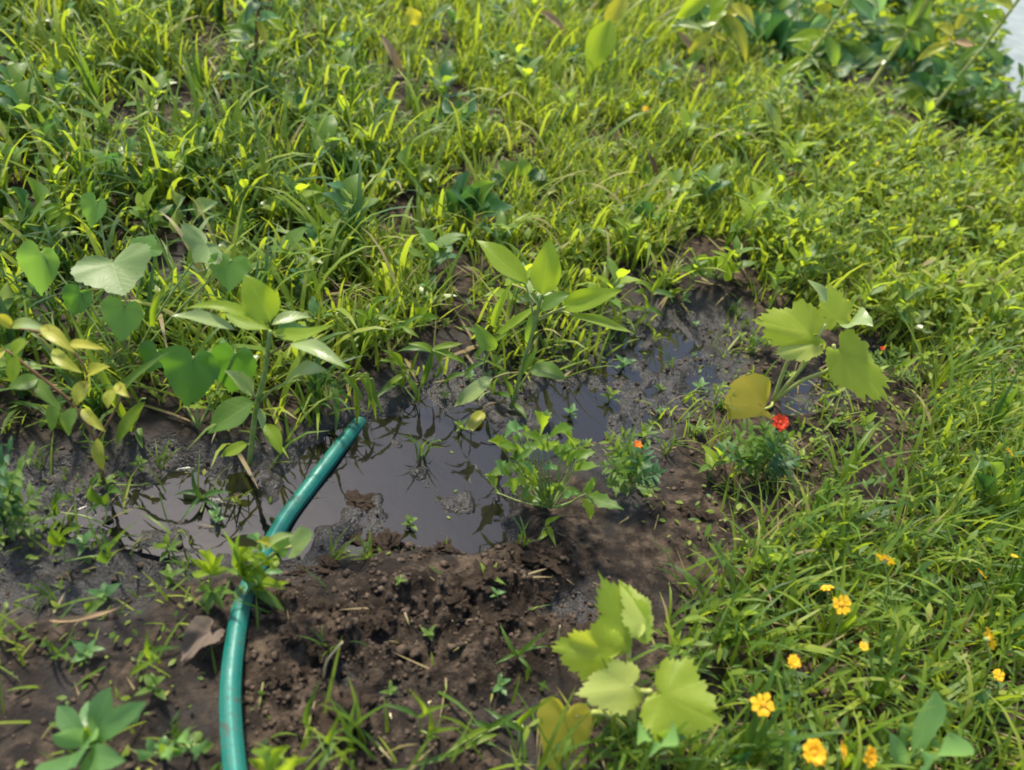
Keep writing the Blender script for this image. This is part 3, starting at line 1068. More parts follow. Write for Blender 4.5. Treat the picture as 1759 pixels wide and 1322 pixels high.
# tall seedling at the left
p = Plant('leafy_seedling', 'tall upright leafy seedling standing at the puddle edge left of the hose', 'seedling', 428, 800)
KEEPOUT.append((p.b.x, p.b.y, 0.07))
p.stem([(428, 800), (440, 700), (455, 640), (464, 568)], 0.0042, 0.003, 'stem')
p.leaf((464, 552), (420, 472, .02), 66, 'leaf_bright', nrm=FACE, arch=.05, fold=.2, label='bright upright top leaf')
p.leaf((460, 562), (316, 530, -.02), 20, 'leaf_bright', 'lance', arch=.16)
p.leaf((404, 567, -.02), (294, 542, -.05), 23, 'leaf_pale', 'lance', arch=.05)
p.leaf((462, 566), (384, 538, .02), 26, 'leaf_bright', 'lance', arch=.02)
p.leaf((466, 558), (536, 545, .03), 20, 'leaf_pale', 'lance', arch=.08)
p.leaf((466, 570), (576, 556, -.01), 22, 'leaf_bright', 'lance', arch=-.05)
p.leaf((470, 572), (548, 572, .03), 30, 'leaf_dark', 'lance', arch=-.03)
p.stem([(459, 612), (480, 598, -.01), (500, 590, -.02)], .0018, .0015, 'stem_red')
p.leaf((498, 590, -.02), (596, 633, -.05), 28, 'leaf_pale', 'lance', arch=.12, label='pale shiny leaf')
p.stem([(446, 690), (470, 668, -.02), (496, 655, -.03)], .0018, .0015, 'stem')
p.leaf((494, 656, -.03), (562, 636, -.05), 27, 'leaf_pale', 'ovate', arch=.08)
p.stem([(446, 692), (432, 672, -.01)], .0015, .0013, 'stem')
p.leaf((434, 676, -.01), (384, 636, -.03), 30, 'leaf_pale', 'ovate', arch=.06)
p.leaf((438, 690, -.01), (356, 744, -.05), 50, 'leaf', 'ovate', arch=.06)
p.leaf((446, 700), (450, 738, -.02), 15, 'leaf_pale', 'lance', arch=.03)
p.leaf((456, 728), (483, 780, -.03), 29, 'leaf_bright', 'ovate', arch=.05)
p.stem([(438, 768), (424, 762, -.01)], .0015, .0012, 'stem')
p.leaf((426, 762, -.01), (378, 784, -.03), 21, 'leaf_bright', 'ovate', arch=.05)

# centre seedling
p = Plant('leafy_seedling', 'bright leafy seedling with reddish lower stalks in the middle of the wet mud', 'seedling', 878, 700)
KEEPOUT.append((p.b.x, p.b.y, 0.06))
p.stem([(878, 700), (900, 620), (918, 560), (930, 505)], .004, .0028, 'stem')
p.leaf((932, 506), (944, 408, .03), 54, 'leaf_bright', nrm=FACE, arch=.04, fold=.2, label='bright upright top leaf')
p.leaf((905, 486), (818, 412, .03), 42, 'leaf_bright', 'lance', arch=.08)
p.stem([(918, 560), (912, 520), (900, 480, .01)], .0018, .0015, 'stem')
p.leaf((966, 526), (1070, 498, -.02), 40, 'leaf_bright', 'ovate', nrm=(0, -.7, .7), arch=.06)
p.stem([(928, 545), (950, 535, -.01), (972, 527, -.01)], .002, .0015, 'stem_pale')
p.leaf((930, 535), (985, 505, .02), 26, 'leaf', 'lance')
p.stem([(925, 550), (960, 534, -.01), (984, 541, -.02)], .0018, .0015, 'stem_pale')
p.leaf((982, 540, -.02), (1088, 572, -.05), 18, 'leaf_bright', 'lance', arch=.05)
p.leaf((846, 560, .01), (884, 478, .03), 16, 'leaf_bright', 'blade')
p.leaf((858, 572, .0), (930, 520, .02), 18, 'leaf_bright', 'blade')
p.leaf((852, 600, -.02), (816, 554, -.01), 32, 'leaf', 'ovate', nrm=FACE)
p.leaf((906, 590), (912, 535, .01), 16, 'leaf', 'lance')
p.stem([(890, 640), (868, 642, -.01), (846, 650, -.02)], .002, .0015, 'stem_red')
p.leaf((848, 648, -.02), (779, 698, -.04), 28, 'leaf_pale', 'ovate', arch=.08)
p.stem([(882, 685), (898, 655, -.02), (914, 635, -.03)], .002, .0015, 'stem_pale')
p.leaf((910, 634, -.03), (974, 651, -.04), 31, 'leaf', 'ovate', arch=.08)
p.stem([(868, 690), (838, 695, -.02), (826, 712, -.02)], .0018, .0015, 'stem_red')
p.leaf((832, 706, -.02), (795, 752, -.04), 24, 'leaf_yellow', 'ovate', arch=.06, label='yellowing leaf with brown tip')
p.leaf((896, 640), (925, 595, .0), 16, 'leaf', 'blade')
p.leaf((880, 690), (858, 640, .0), 12, 'leaf', 'blade')
p.leaf((880, 695), (905, 720, -.03), 14, 'leaf', 'blade')

# small many-leaved plant below the centre
p = Plant('bushy_seedling', 'small bushy green seedling with toothed leaves on the lower puddle rim', 'seedling', 945, 872)
KEEPOUT.append((p.b.x, p.b.y, 0.06))
for tp, lv in (((940, 745), [(930, 745, 920, 705, 24), (945, 750, 985, 735, 26), (935, 765, 895, 745, 22), (950, 775, 1000, 765, 24)]),
               ((880, 780), [(880, 780, 838, 757, 26), (885, 790, 880, 750, 22), (895, 800, 840, 815, 26), (880, 790, 915, 768, 26)]),
               ((985, 785), [(985, 785, 1025, 775, 24), (975, 800, 1000, 770, 20), (985, 805, 1030, 800, 22), (970, 790, 955, 757, 20)]),
               ((1000, 850), [(1005, 850, 1072, 876, 30), (1000, 855, 1015, 892, 22), (1000, 848, 1020, 822, 18), (995, 850, 975, 835, 16)]),
               ((915, 830), [(915, 832, 895, 862, 18), (912, 825, 862, 835, 20), (920, 830, 905, 800, 22), (928, 840, 930, 872, 18)])):
    off = rnd.uniform(-.03, .03)
    p.stem([(945, 872), ((945 + tp[0]) / 2, (872 + tp[1]) / 2 + 6, off / 2), (*tp, off)], .0022, .0013, 'stem')
    for a, b, c, d_, w in lv:
        p.leaf((a, b, off), (c, d_, off + rnd.uniform(-.04, .01)), w, rnd.choice(['leaf', 'leaf_bright', 'leaf']), 'lance', teeth=4, tooth=.35, n=12, arch=.06)

for k in range(34):
    a_, b_, o_ = rnd.uniform(850, 1010), rnd.uniform(745, 860), rnd.uniform(-.04, .04)
    an_ = rnd.uniform(-.4, 3.6)
    l_ = rnd.uniform(26, 46)
    p.leaf((a_, b_, o_), (a_ + l_ * math.cos(an_), b_ - l_ * .7 * math.sin(an_), o_ + rnd.uniform(-.03, .02)), rnd.uniform(14, 22), rnd.choice(['leaf', 'leaf_bright', 'leaf', 'leaf_blue']), 'lance', teeth=4, tooth=.35, n=12, arch=.06)
    p.stem([(945, 872), ((945 + a_) / 2, (872 + b_) / 2 + 4, o_ / 2), (a_, b_, o_)], .0012, .0008, 'stem')
# pumpkin-like seedling on the right
p = Plant('broad_leaved_seedling', 'broad-leaved seedling with lobed yellow-green leaves beside the red marigold', 'seedling', 1328, 690)
KEEPOUT.append((p.b.x, p.b.y, 0.10))
p.stem([(1328, 690), (1345, 640), (1362, 600, .0)], .004, .003, 'stem_pale', 'petiole')
p.stem([(1328, 690), (1370, 640, -.01), (1412, 590, -.01)], .0045, .003, 'stem_pale', 'petiole')
p.stem([(1328, 690), (1375, 655, -.02), (1430, 630, -.03), (1432, 592, -.03)], .0042, .003, 'stem_pale', 'petiole')
p.stem([(1370, 640, -.01), (1405, 580, .0), (1418, 556, .01)], .0035, .0028, 'stem_pale', 'petiole')
p.broad((1404, 576), (1290, 548, -.01), 88, nrm=(-.1, -.6, .8), fl=-.5, fr=.12, droop=.05, teeth=1, wavy=.08, tint=.9)
p.broad((1402, 592, -.01), (1324, 608, -.03), 42, 'pumpkin_lit', nrm=(0, -.5, .85), fl=-.2, fr=.1, droop=.05, teeth=1, label='pale lower edge of the large leaf')
p.broad((1438, 554, .04), (1424, 482, .08), 62, nrm=(-.1, -.95, .4), fl=.25, fr=-.3, droop=.03, teeth=1, wavy=.07, tint=0.0)
p.leaf((1458, 556, .01), (1500, 560, -.02), 36, 'leaf_pale', 'broad', arch=.1, label='pale unfolding leaf')
p.leaf((1420, 520, .03), (1388, 480, .04), 18, 'leaf_pale', 'lance')
p.broad((1440, 596, -.03), (1526, 692, -.06), 70, nrm=(.25, -.6, .8), fl=.3, fr=-.25, droop=.03, teeth=1, wavy=.08, tint=.5)
p.stem([(1328, 690), (1324, 698, -.02), (1314, 702, -.03)], .003, .0025, 'stem_pale', 'petiole')
p.broad((1316, 700, -.03), (1250, 690, -.07), 108, 'pumpkin_yellow', 'round', nrm=(-.1, -.62, .75), fl=-.15, fr=.15, droop=.12, label='yellowing round lowest leaf')

# pumpkin-like seedling at the bottom
p = Plant('broad_leaved_seedling', 'broad-leaved seedling with large yellow-green lobed leaves nearest the bottom', 'seedling', 1085, 1262)
KEEPOUT.append((p.b.x, p.b.y, 0.09))
p.stem([(1085, 1262), (1078, 1195, .02), (1080, 1112, .06)], .0045, .003, 'stem_pale', 'petiole')
p.stem([(1085, 1262), (1076, 1190, .01), (1062, 1140, .02)], .0045, .003, 'stem_pale', 'petiole')
p.stem([(1085, 1262), (1092, 1195, -.0), (1118, 1187, -.01)], .0042, .003, 'stem_pale', 'petiole')
p.stem([(1085, 1262), (1040, 1225, -.01), (988, 1228, -.02)], .004, .003, 'stem_pale', 'petiole')
p.broad((1088, 1098, .05), (1030, 984, .10), 82, nrm=(-.15, -.85, .5), fl=.35, fr=-.3, droop=.02, teeth=1, wavy=.08, tint=0.0)
p.broad((1106, 1076, .06), (1072, 990, .10), 66, 'pumpkin_lit', nrm=(.5, -.3, .8), fl=.2, fr=-.3, droop=.15, teeth=1, label='added leaf painted pale as the sunlit half of the top leaf')  # extra leaf, its paler colour stands for sun on the folded half
p.broad((1054, 1130, .03), (944, 1112, .03), 108, nrm=(-.05, -.72, .7), fl=-.35, fr=.2, droop=.03, teeth=1, wavy=.08, tint=.15)
p.broad((1090, 1176, .0), (988, 1192, -.02), 90, 'pumpkin_lit', nrm=(0, -.5, .86), fl=-.2, fr=.1, droop=.06, teeth=1, label='added leaf painted pale as the sunlit half of the left leaf')  # extra leaf, painted paler for the front half that faces the sun
p.broad((1128, 1188, -.01), (1240, 1244, -.03), 136, nrm=(.05, -.7, .72), fl=-.25, fr=.2, droop=.05, teeth=1, wavy=.08, tint=.9)
p.broad((974, 1222, -.02), (948, 1330, -.06), 98, 'pumpkin_yellow', 'heart', nrm=(-.1, -.8, .5), fl=-.12, fr=-.12, droop=.05, label='yellow lowest leaf hanging down')

# heart-leaved plants at the left
p = Plant('heart_leaved_weed', 'heart-leaved weed with large overlapping leaves at the left edge of the lawn', 'weed', 215, 640)
KEEPOUT.append((p.b.x, p.b.y, 0.05))
for (a, b, c, d_, w, mt, nr, o0, o1) in [
        (70, 432, 64, 512, 74, 'heart', FACE, .04, .02), (192, 446, 212, 506, 150, 'heart_pale', (0, -.35, .9), .03, -.02),
        (214, 524, 205, 588, 76, 'heart', FACE, .0, -.03), (138, 500, 120, 545, 56, 'heart_dark', FACE, .02, .0),
        (398, 446, 392, 500, 74, 'heart', (0, -.6, .8), .06, .03), (356, 415, 330, 448, 92, 'heart_pale', (0, -.3, .9), .08, .06),
        (166, 344, 150, 392, 48, 'heart', (0, -.5, .8), .10, .08), (250, 430, 262, 402, 60, 'heart', (0, -.6, .8), .10, .12)]:
    p.stem([(215, 640), ((215 + a) / 2, (640 + b) / 2 - 10, o0 * .6), (a, b, o0)], .002, .0014, 'stem', 'petiole')
    p.broad((a, b, o0), (c, d_, o1), w, mt, 'heart', nrm=nr, fl=.2, fr=.2, droop=.1, wavy=.03)
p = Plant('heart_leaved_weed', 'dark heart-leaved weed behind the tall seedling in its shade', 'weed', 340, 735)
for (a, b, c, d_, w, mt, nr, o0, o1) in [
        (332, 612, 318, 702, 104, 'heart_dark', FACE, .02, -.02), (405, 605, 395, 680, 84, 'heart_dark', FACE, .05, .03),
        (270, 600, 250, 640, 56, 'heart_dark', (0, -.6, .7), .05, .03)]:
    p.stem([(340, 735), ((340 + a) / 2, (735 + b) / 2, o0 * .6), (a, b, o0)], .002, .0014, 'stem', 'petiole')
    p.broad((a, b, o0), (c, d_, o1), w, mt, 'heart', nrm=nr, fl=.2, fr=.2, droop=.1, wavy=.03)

# yellowing plant at the far left
p = Plant('yellowing_weed', 'yellowing weed with drooping leaves on thin branches at the left edge', 'weed', 178, 830)
p.stem([(178, 830), (165, 760), (120, 690), (60, 640), (10, 600)], .003, .0018, 'stem_brown')
p.stem([(120, 690), (150, 645, .01), (100, 580, .02), (10, 560, .03)], .0022, .0012, 'stem_brown', 'branch')
p.stem([(165, 760), (200, 700, .01), (215, 660, .02)], .002, .0012, 'stem_brown', 'branch')
for (a, b, c, d_, w, mt, o) in [
        (168, 752, 178, 808, 24, 'leaf_yellow', 0), (140, 702, 182, 742, 22, 'leaf_yellow', -.01), (155, 655, 132, 697, 30, 'leaf_yellow', -.02), (200, 660, 222, 682, 22, 'leaf_yellow', .0),
        (195, 668, 185, 702, 22, 'leaf_yellow', -.02), (20, 560, 85, 568, 22, 'leaf_pale', .0), (70, 560, 128, 606, 28, 'leaf_yellow', -.02), (120, 590, 182, 600, 18, 'leaf_yellow', .0),
        (66, 650, 14, 664, 28, 'leaf', -.02), (90, 600, 140, 640, 26, 'leaf_yellow', .02), (30, 610, 20, 660, 26, 'leaf_bright', .0), (100, 690, 90, 740, 26, 'leaf', -.03), (60, 650, 100, 700, 26, 'leaf', -.02),
        (130, 700, 118, 748, 28, 'leaf', -.04), (10, 600, -30, 640, 30, 'leaf_yellow', 0), (150, 645, 190, 630, 22, 'leaf_yellow', .02), (20, 560, -20, 540, 22, 'leaf_yellow', 0), (45, 580, 25, 615, 22, 'leaf_bright', -.02)]:
    p.leaf((a, b, o), (c, d_, o - .02), w, mt, 'ovate', nrm=(0, -.5, .8), arch=.08)

p = Plant('ovate_leaved_weed', 'pale leafed upright weed at the extreme left above the yellowing weed', 'weed', 20, 575)
p.stem([(20, 575), (18, 530)], .002, .0015)
p.leaf((18, 530), (15, 482), 30, 'leaf_pale', nrm=FACE)
p.leaf((20, 535), (40, 505), 16, 'leaf_pale', nrm=FACE)
p.leaf((20, 560), (-10, 530), 20, 'leaf')

# drooping grass in front of the heart leaves
p = Plant('arching_grass', 'arching grass with long drooping blades left of the tall seedling', 'grass', 228, 740)
p.leaf((228, 740), (120, 540, .03), 18, 'tuft_yellow', 'blade', arch=.14, n=14)
p.leaf((250, 690, -.01), (200, 768, -.05), 24, 'tuft_yellow', 'lance', arch=.05)
p.stem([(228, 740), (240, 690), (250, 684, -.01)], .0015, .0012)
p.leaf((226, 735), (296, 602, .02), 20, 'tuft_green', 'blade', arch=.25, n=14)
p.leaf((232, 735), (245, 700, .0), 12, 'tuft_yellow', 'blade')
p.leaf((262, 560, .02), (282, 490, .03), 16, 'tuft_yellow', 'blade', nrm=FACE)
p.leaf((240, 735), (245, 770, -.03), 16, 'tuft_green', 'blade')
p = Plant('drooping_grass', 'drooping blades of grass hanging over the hose end', 'grass', 560, 690)
for (a, b, c, d_, w) in [(545, 655, 552, 730, 15), (572, 650, 576, 746, 15), (560, 650, 606, 690, 12), (590, 640, 626, 690, 12), (560, 640, 520, 690, 12), (630, 640, 632, 706, 11), (600, 630, 560, 600, 12), (618, 640, 646, 722, 12), (608, 645, 612, 738, 11), (640, 650, 660, 712, 10)]:
    p.leaf((a, b, .0), (c, d_, -.02), w, rnd.choice(['tuft_green', 'tuft_yellow']), 'blade', nrm=FACE, arch=.06, n=12)
    p.stem([(560, 690, .02), ((560 + a) / 2, 655, .01), (a, b)], .0012, .001)

# crabgrass standing in the shallow water
def crab(px, py, spec, label, mats=('tuft_green', 'tuft_yellow'), w=13):
    q = Plant('crabgrass', label, 'grass', px, py)
    for tx, ty, lv in spec:
        off = rnd.uniform(-.03, .03)
        q.stem([(px, py), ((px + tx) / 2 + rnd.uniform(-4, 4), (py + ty) / 2 - 4, off / 2), (tx, ty, off)], .0014, .001)
        for c, d_ in lv:
            q.leaf((tx + rnd.uniform(-4, 4), ty + rnd.uniform(-2, 8), off), (c, d_, off + rnd.uniform(-.04, .02)), w, rnd.choice(mats), 'blade', arch=.14, n=12)
    return q


crab(715, 690, [(745, 600, [(680, 605), (700, 590), (745, 650), (800, 625), (725, 668), (795, 590)]), (700, 640, [(650, 620), (720, 690), (660, 665)]), (690, 660, [(640, 690), (655, 600)])],
     'crabgrass with arching blades standing in the water right of the hose end')
crab(820, 690, [(840, 590, [(790, 560), (880, 570), (820, 620)]), (800, 640, [(760, 610), (840, 620), (760, 665)]), (850, 670, [(900, 690), (820, 655), (880, 640)])],
     'thin crabgrass between the water and the middle seedling', w=10)
crab(660, 600, [(640, 545, [(600, 530), (670, 510), (690, 560)]), (690, 560, [(730, 540), (660, 590), (720, 580)]), (610, 575, [(570, 600), (590, 540), (640, 600)])],
     'crabgrass clump at the lawn edge above the hose end', w=11)
crab(1110, 560, [(1120, 500, [(1080, 480), (1150, 460), (1160, 510)]), (1105, 525, [(1060, 540), (1140, 545), (1090, 500)])], 'crabgrass at the right end of the lawn edge', w=11)
crab(345, 880, [(350, 850, [(300, 850), (400, 845), (330, 800), (385, 890), (310, 895)])], 'dark splayed grass in the wet mud left of the hose', ('tuft_dark',), 11)
crab(180, 900, [(185, 860, [(175, 810), (150, 880), (215, 850)]), (100, 880, [(105, 830), (70, 900), (130, 860)])], 'upright grass sprouts in the dark mud at the left', ('tuft_green',), 11)
crab(110, 965, [(112, 930, [(85, 920), (140, 905), (105, 890)]), (190, 955, [(170, 900), (235, 895), (205, 930)])], 'short grass on the dark mud at the far left', ('tuft_green', 'tuft_yellow'), 10)
crab(250, 1150, [(270, 1130, [(310, 1112), (225, 1165), (255, 1080), (245, 1120)])], 'green grass pointing at the curled dry leaf', ('tuft_green', 'tuft_yellow'), 11)
crab(885, 1125, [(890, 1120, [(858, 1070), (930, 1085), (950, 1075), (915, 1155), (850, 1140), (945, 1110)])], 'thin grass fan on the bank left of the bottom broad seedling', ('tuft_green',), 9)
crab(880, 1240, [(840, 1250, [(760, 1300), (905, 1215), (800, 1240)]), (900, 1250, [(960, 1190), (830, 1215)]), (800, 1280, [(690, 1320), (860, 1260)])], 'grass blades lying along the near rim left of the yellow leaf', ('tuft_green', 'tuft_yellow'), 14)
crab(720, 1260, [(720, 1230, [(655, 1210), (775, 1210), (700, 1180)]), (735, 1260, [(736, 1205), (800, 1250)])], 'flat cut grass stalks on the near rim of the bank', ('tuft_green', 'tuft_yellow'), 11)
crab(560, 1300, [(570, 1270, [(545, 1330), (590, 1215)]), (540, 1250, [(515, 1290), (552, 1165)])], 'bent grass stems at the bottom beside the hose', ('tuft_yellow', 'tuft_green'), 14)
crab(930, 925, [(940, 905, [(968, 885), (920, 930), (955, 940)]), (885, 960, [(890, 915), (860, 950)])], 'short green grass at the lower right rim of the puddle', ('tuft_yellow',), 11)
crab(835, 995, [(840, 985, [(825, 965), (870, 1005), (855, 965), (815, 1000)])], 'tiny grass sprout in the middle of the bank', ('tuft_yellow',), 10)

# feathery plant on the left edge
p = Plant('feathery_weed', 'feathery green weed cut off by the left edge', 'weed', 8, 905)
for (c, d_, w) in [(55, 780, 52), (20, 770, 56), (-20, 780, 56), (62, 850, 52), (60, 905, 46), (30, 830, 60), (-25, 850, 50), (10, 810, 50)]:
    p.feather((8, 900), (c, d_, rnd.uniform(-.04, .04)), w, 'leaf_dark' if rnd.random() < .3 else 'leaf')

# rosette at the bottom left
p = Plant('smooth_leaved_rosette', 'smooth grey-green leaf rosette at the bottom left corner', 'weed', 165, 1290)
KEEPOUT.append((p.b.x, p.b.y, 0.08))
for (c, d_, w, o) in [(190, 1180, 42, .03), (250, 1206, 40, .0), (100, 1212, 42, .02), (150, 1205, 34, .04), (215, 1305, 44, -.05), (90, 1262, 40, -.02), (120, 1320, 44, -.05), (180, 1345, 46, -.06), (205, 1250, 30, .0)]:
    p.leaf((165, 1278), (c, d_, o), w, 'leaf_blue', 'spoon', nrm=(0, -.5, .85), arch=.08, fold=.25)
p.leaf((165, 1275), (175, 1225, .02), 22, 'leaf_bright', 'spoon', nrm=FACE)
p.leaf((165, 1280), (150, 1245, .0), 20, 'leaf_bright', 'spoon', nrm=FACE)
# small weeds around the hose
p = Plant('palmate_weed', 'small pale weed leaning across the hose with a white folded leaf', 'weed', 440, 1010)
for (a, b, c, d_, w, mt, kd) in [(455, 948, 508, 917, 20, 'leaf_pale', 'lance'), (470, 945, 440, 930, 18, 'leaf_yellow', 'ovate'), (420, 990, 380, 905, 14, 'leaf', 'lance'), (420, 985, 412, 915, 16, 'leaf', 'lance'),
                                 (425, 985, 425, 940, 18, 'leaf_bright', 'lance'), (430, 985, 465, 960, 26, 'leaf', 'ovate'), (425, 995, 455, 980, 24, 'leaf_bright', 'ovate'), (440, 1000, 490, 1012, 22, 'leaf_bright', 'lance'),
                                 (430, 1005, 470, 1045, 20, 'leaf', 'lance'), (435, 1010, 490, 1050, 22, 'leaf', 'lance'), (430, 1005, 405, 1045, 18, 'leaf', 'lance'), (440, 1000, 425, 1010, 26, 'leaf_blue', 'ovate')]:
    p.leaf((a, b, 0.0), (c, d_, -.02), w, mt, kd, arch=.08, teeth=3, tooth=.15, n=10)
for k in range(22):
    a_, b_ = rnd.uniform(405, 470), rnd.uniform(940, 1030)
    an_ = rnd.uniform(0, 6.28)
    p.leaf((a_, b_, rnd.uniform(-.02, .01)), (a_ + 34 * math.cos(an_), b_ + 26 * math.sin(an_), rnd.uniform(-.03, .02)), rnd.uniform(12, 22), rnd.choice(['leaf', 'leaf_bright', 'leaf', 'leaf_blue']), 'ovate', arch=.08, teeth=3, tooth=.2, n=10)
p.broad((500, 940, -.005), (528, 915, -.01), 36, 'heart_pale', 'round', fl=.1, fr=.1)
p.broad((478, 950, -.005), (488, 925, .0), 32, 'heart', 'round', fl=.1, fr=.1)
p.stem([(440, 1010), (430, 990), (470, 950), (500, 938, -.005)], .0018, .0013, 'stem_pale')
p = Plant('palmate_weed', 'yellow-green weed with star-shaped leaves just left of the hose', 'weed', 365, 1030)
for k, (c, d_) in enumerate([(325, 958), (340, 945), (362, 938), (385, 950), (395, 975), (330, 985)]):
    p.leaf((360, 985), (c, d_, rnd.uniform(-.02, .02)), 17, 'leaf_bright', 'lance', teeth=3, tooth=.2)
p.stem([(365, 1030), (362, 1010), (360, 985)], .0018, .0013, 'stem')
for k, (c, d_) in enumerate([(345, 1040), (385, 1045), (355, 1055), (405, 1020), (335, 1015)]):
    p.leaf((366, 1015), (c, d_, rnd.uniform(-.02, .0)), 15, 'leaf', 'lance')
p = Plant('spiky_seedling', 'pale two-leaved seedling in the mud on the right by the broad seedling', 'seedling', 1565, 590)
p.stem([(1565, 590), (1567, 555)], .002, .0016, 'stem_pale')
p.leaf((1566, 556), (1528, 528, .02), 18, 'leaf_blue', 'ovate'); p.leaf((1566, 552), (1600, 532, .0), 20, 'leaf_pale', 'ovate'); p.leaf((1566, 556), (1560, 535, .03), 14, 'leaf_blue', 'ovate'); p.leaf((1570, 560), (1592, 572, -.02), 12, 'leaf_pale', 'ovate')


# ------------------------------------------------------------------ marigolds and yellow flowers
def flower(e, origin, C, nrm, R_, mat, petals=8, layers=1, ragged=0.0, seed=0, disc='disc'):
    Rn = random.Random(seed)
    nrm = nrm.normalized()
    a = nrm.cross(Vector((0.3, 0.9, 0.2))).normalized()
    b = nrm.cross(a)
    for L in range(layers):
        for k in range(petals):
            an = 2 * math.pi * (k + 0.5 * L) / petals + Rn.uniform(-.12, .12)
            d = a * math.cos(an) + b * math.sin(an)
            rr = R_ * (1 - 0.25 * L) * Rn.uniform(.85, 1.08)
            up = nrm * (0.10 + 0.35 * L + Rn.uniform(-.1, .12)) * rr
            mb = MB()
            leaf(mb, C + d * R_ * 0.12, C + d * rr + up, rr * Rn.uniform(.5, .66), nrm, arch=.06, fold=.12, kind='spoon', n=6, wave=.08 + ragged, seed=seed * 31 + k, across=2)
            mb.build('petal', mat, e, origin)
    # domed disc
    mb = MB()
    v, f, lc = [C + nrm * R_ * 0.22], [], [(0, 0, .5)]
    for i, (rr, h) in enumerate(((0.16, 0.19), (0.27, 0.10), (0.28, -0.02))):
        for k in range(10):
            an = 2 * math.pi * k / 10
            v.append(C + (a * math.cos(an) + b * math.sin(an)) * R_ * rr + nrm * R_ * h); lc.append((0, 0, .5))
    for k in range(10):
        f.append((0, 1 + k, 1 + (k + 1) % 10))
        for i in range(2):
            q = 1 + i * 10
            f.append((q + k, q + 10 + k, q + 10 + (k + 1) % 10, q + (k + 1) % 10))
    mb.add(v, f, lc)
    mb.build('flower_centre', disc, e, origin)


def yellow_flower(px, py, size, H, lean, nrm, label, kind='open', mat='petal_yellow', seed=1, leaves=2):
    C = at(px, py, H)
    bx, by = C.x + lean[0], C.y + lean[1]
    base = Vector((bx, by, gz(bx, by)))
    e = empty('yellow_flower', base)
    tag(e, label, 'flower', 'yellow flowers in the grass')
    R_ = size * 0.46 * depth(C) / FPX
    nv = Vector(nrm).normalized()
    mb = MB()
    q = spline([base, base.lerp(C, .5) + Vector((lean[0] * .15, 0, .01)), C - nv * R_ * .3], 8)
    tube(mb, q, .0014, .0012, 5)
    mb.build('stem', 'stem', e, base)
    mb = MB()
    v = [C - nv * R_ * k_ for k_ in (.42, .2, .02)]
    tube(mb, v, R_ * .16, R_ * .3, 8)
    mb.build('calyx', 'stem', e, base)
    if kind == 'open':
        flower(e, base, C, nv, R_, mat, 8, 1, seed=seed)
    elif kind == 'double':
        flower(e, base, C, nv, R_, mat, 9, 2, seed=seed)
    else:
        flower(e, base, C, nv, R_, mat, 7, 1, seed=seed)
    Rn = random.Random(seed)
    for k in range(leaves):
        t = .25 + .4 * k / max(1, leaves)
        c = q[int(t * 8)]
        mb = MB()
        an = Rn.uniform(0, 6.28)
        leaf(mb, c, c + Vector((math.cos(an), math.sin(an), .5)) * R_ * 2.0, R_ * .45, kind='lance', n=7)
        mb.build('leaf', 'leaf', e, base)


UP = (0.0, -0.35, 0.95)
yellow_flower(1310, 1210, 46, .13, (.02, .02), (-.1, -.4, .9), 'open yellow flower alone right of the bottom broad seedling', seed=2)
yellow_flower(1398, 1293, 50, .14, (.03, -.03), (0, -.5, .85), 'full yellow flower leftmost of the three at the bottom edge', 'double', seed=3)
yellow_flower(1446, 1290, 44, .13, (.02, -.02), (.75, -.15, .6), 'ragged orange-yellow flower, middle of the three at the bottom edge', seed=4)
yellow_flower(1494, 1300, 42, .13, (.02, -.02), (.5, -.45, .7), 'yellow flower rightmost of the three at the bottom edge', 'double', seed=5)
yellow_flower(1445, 1038, 40, .14, (.03, .0), (.2, -.5, .85), 'open yellow flower high in the grass below a smaller orange one', seed=6)
yellow_flower(1420, 1010, 26, .12, (.03, .01), (-.4, .5, .7), 'small orange-yellow flower just above an open yellow one', seed=7)
yellow_flower(1521, 962, 38, .15, (.05, .0), (.35, .75, .45), 'flat yellow flower seen edge-on in the grass', seed=8)
yellow_flower(1685, 985, 26, .12, (.05, .0), (.5, .3, .6), 'small orange-yellow flower near the right edge', seed=9)
yellow_flower(1698, 1098, 44, .14, (.05, .0), (.8, .1, .25), 'yellow flower turned sideways near the right edge', seed=10)
yellow_flower(1364, 1136, 26, .13, (.04, -.03), (-.1, -.3, .9), 'pale orange bud-like flower above the lone open one', 'double', seed=11)
yellow_flower(1484, 1110, 18, .12, (.05, .0), (-.2, -.3, .9), 'tiny faded orange flower in the middle of the near grass', seed=12)
yellow_flower(1715, 1160, 24, .10, (.03, .0), (0, -.3, .9), 'faded yellow flower low in the grass at the right edge', seed=13)
yellow_flower(1733, 776, 24, .13, (.03, .0), (.6, .2, .6), 'small yellow flower by the right edge above the dark foliage', seed=14)
yellow_flower(1510, 286, 22, .09, (.03, .0), (0, -.3, .9), 'far yellow flower in the lawn below the tall stalks', seed=15)
yellow_flower(1742, 955, 14, .12, (.03, .0), (0, .3, .9), 'tiny yellow flower at the right edge of the near grass', seed=16)
yellow_flower(1110, 188, 18, .06, (.02, .0), (0, -.4, .9), 'tiny far yellow flower in the middle lawn', seed=17)


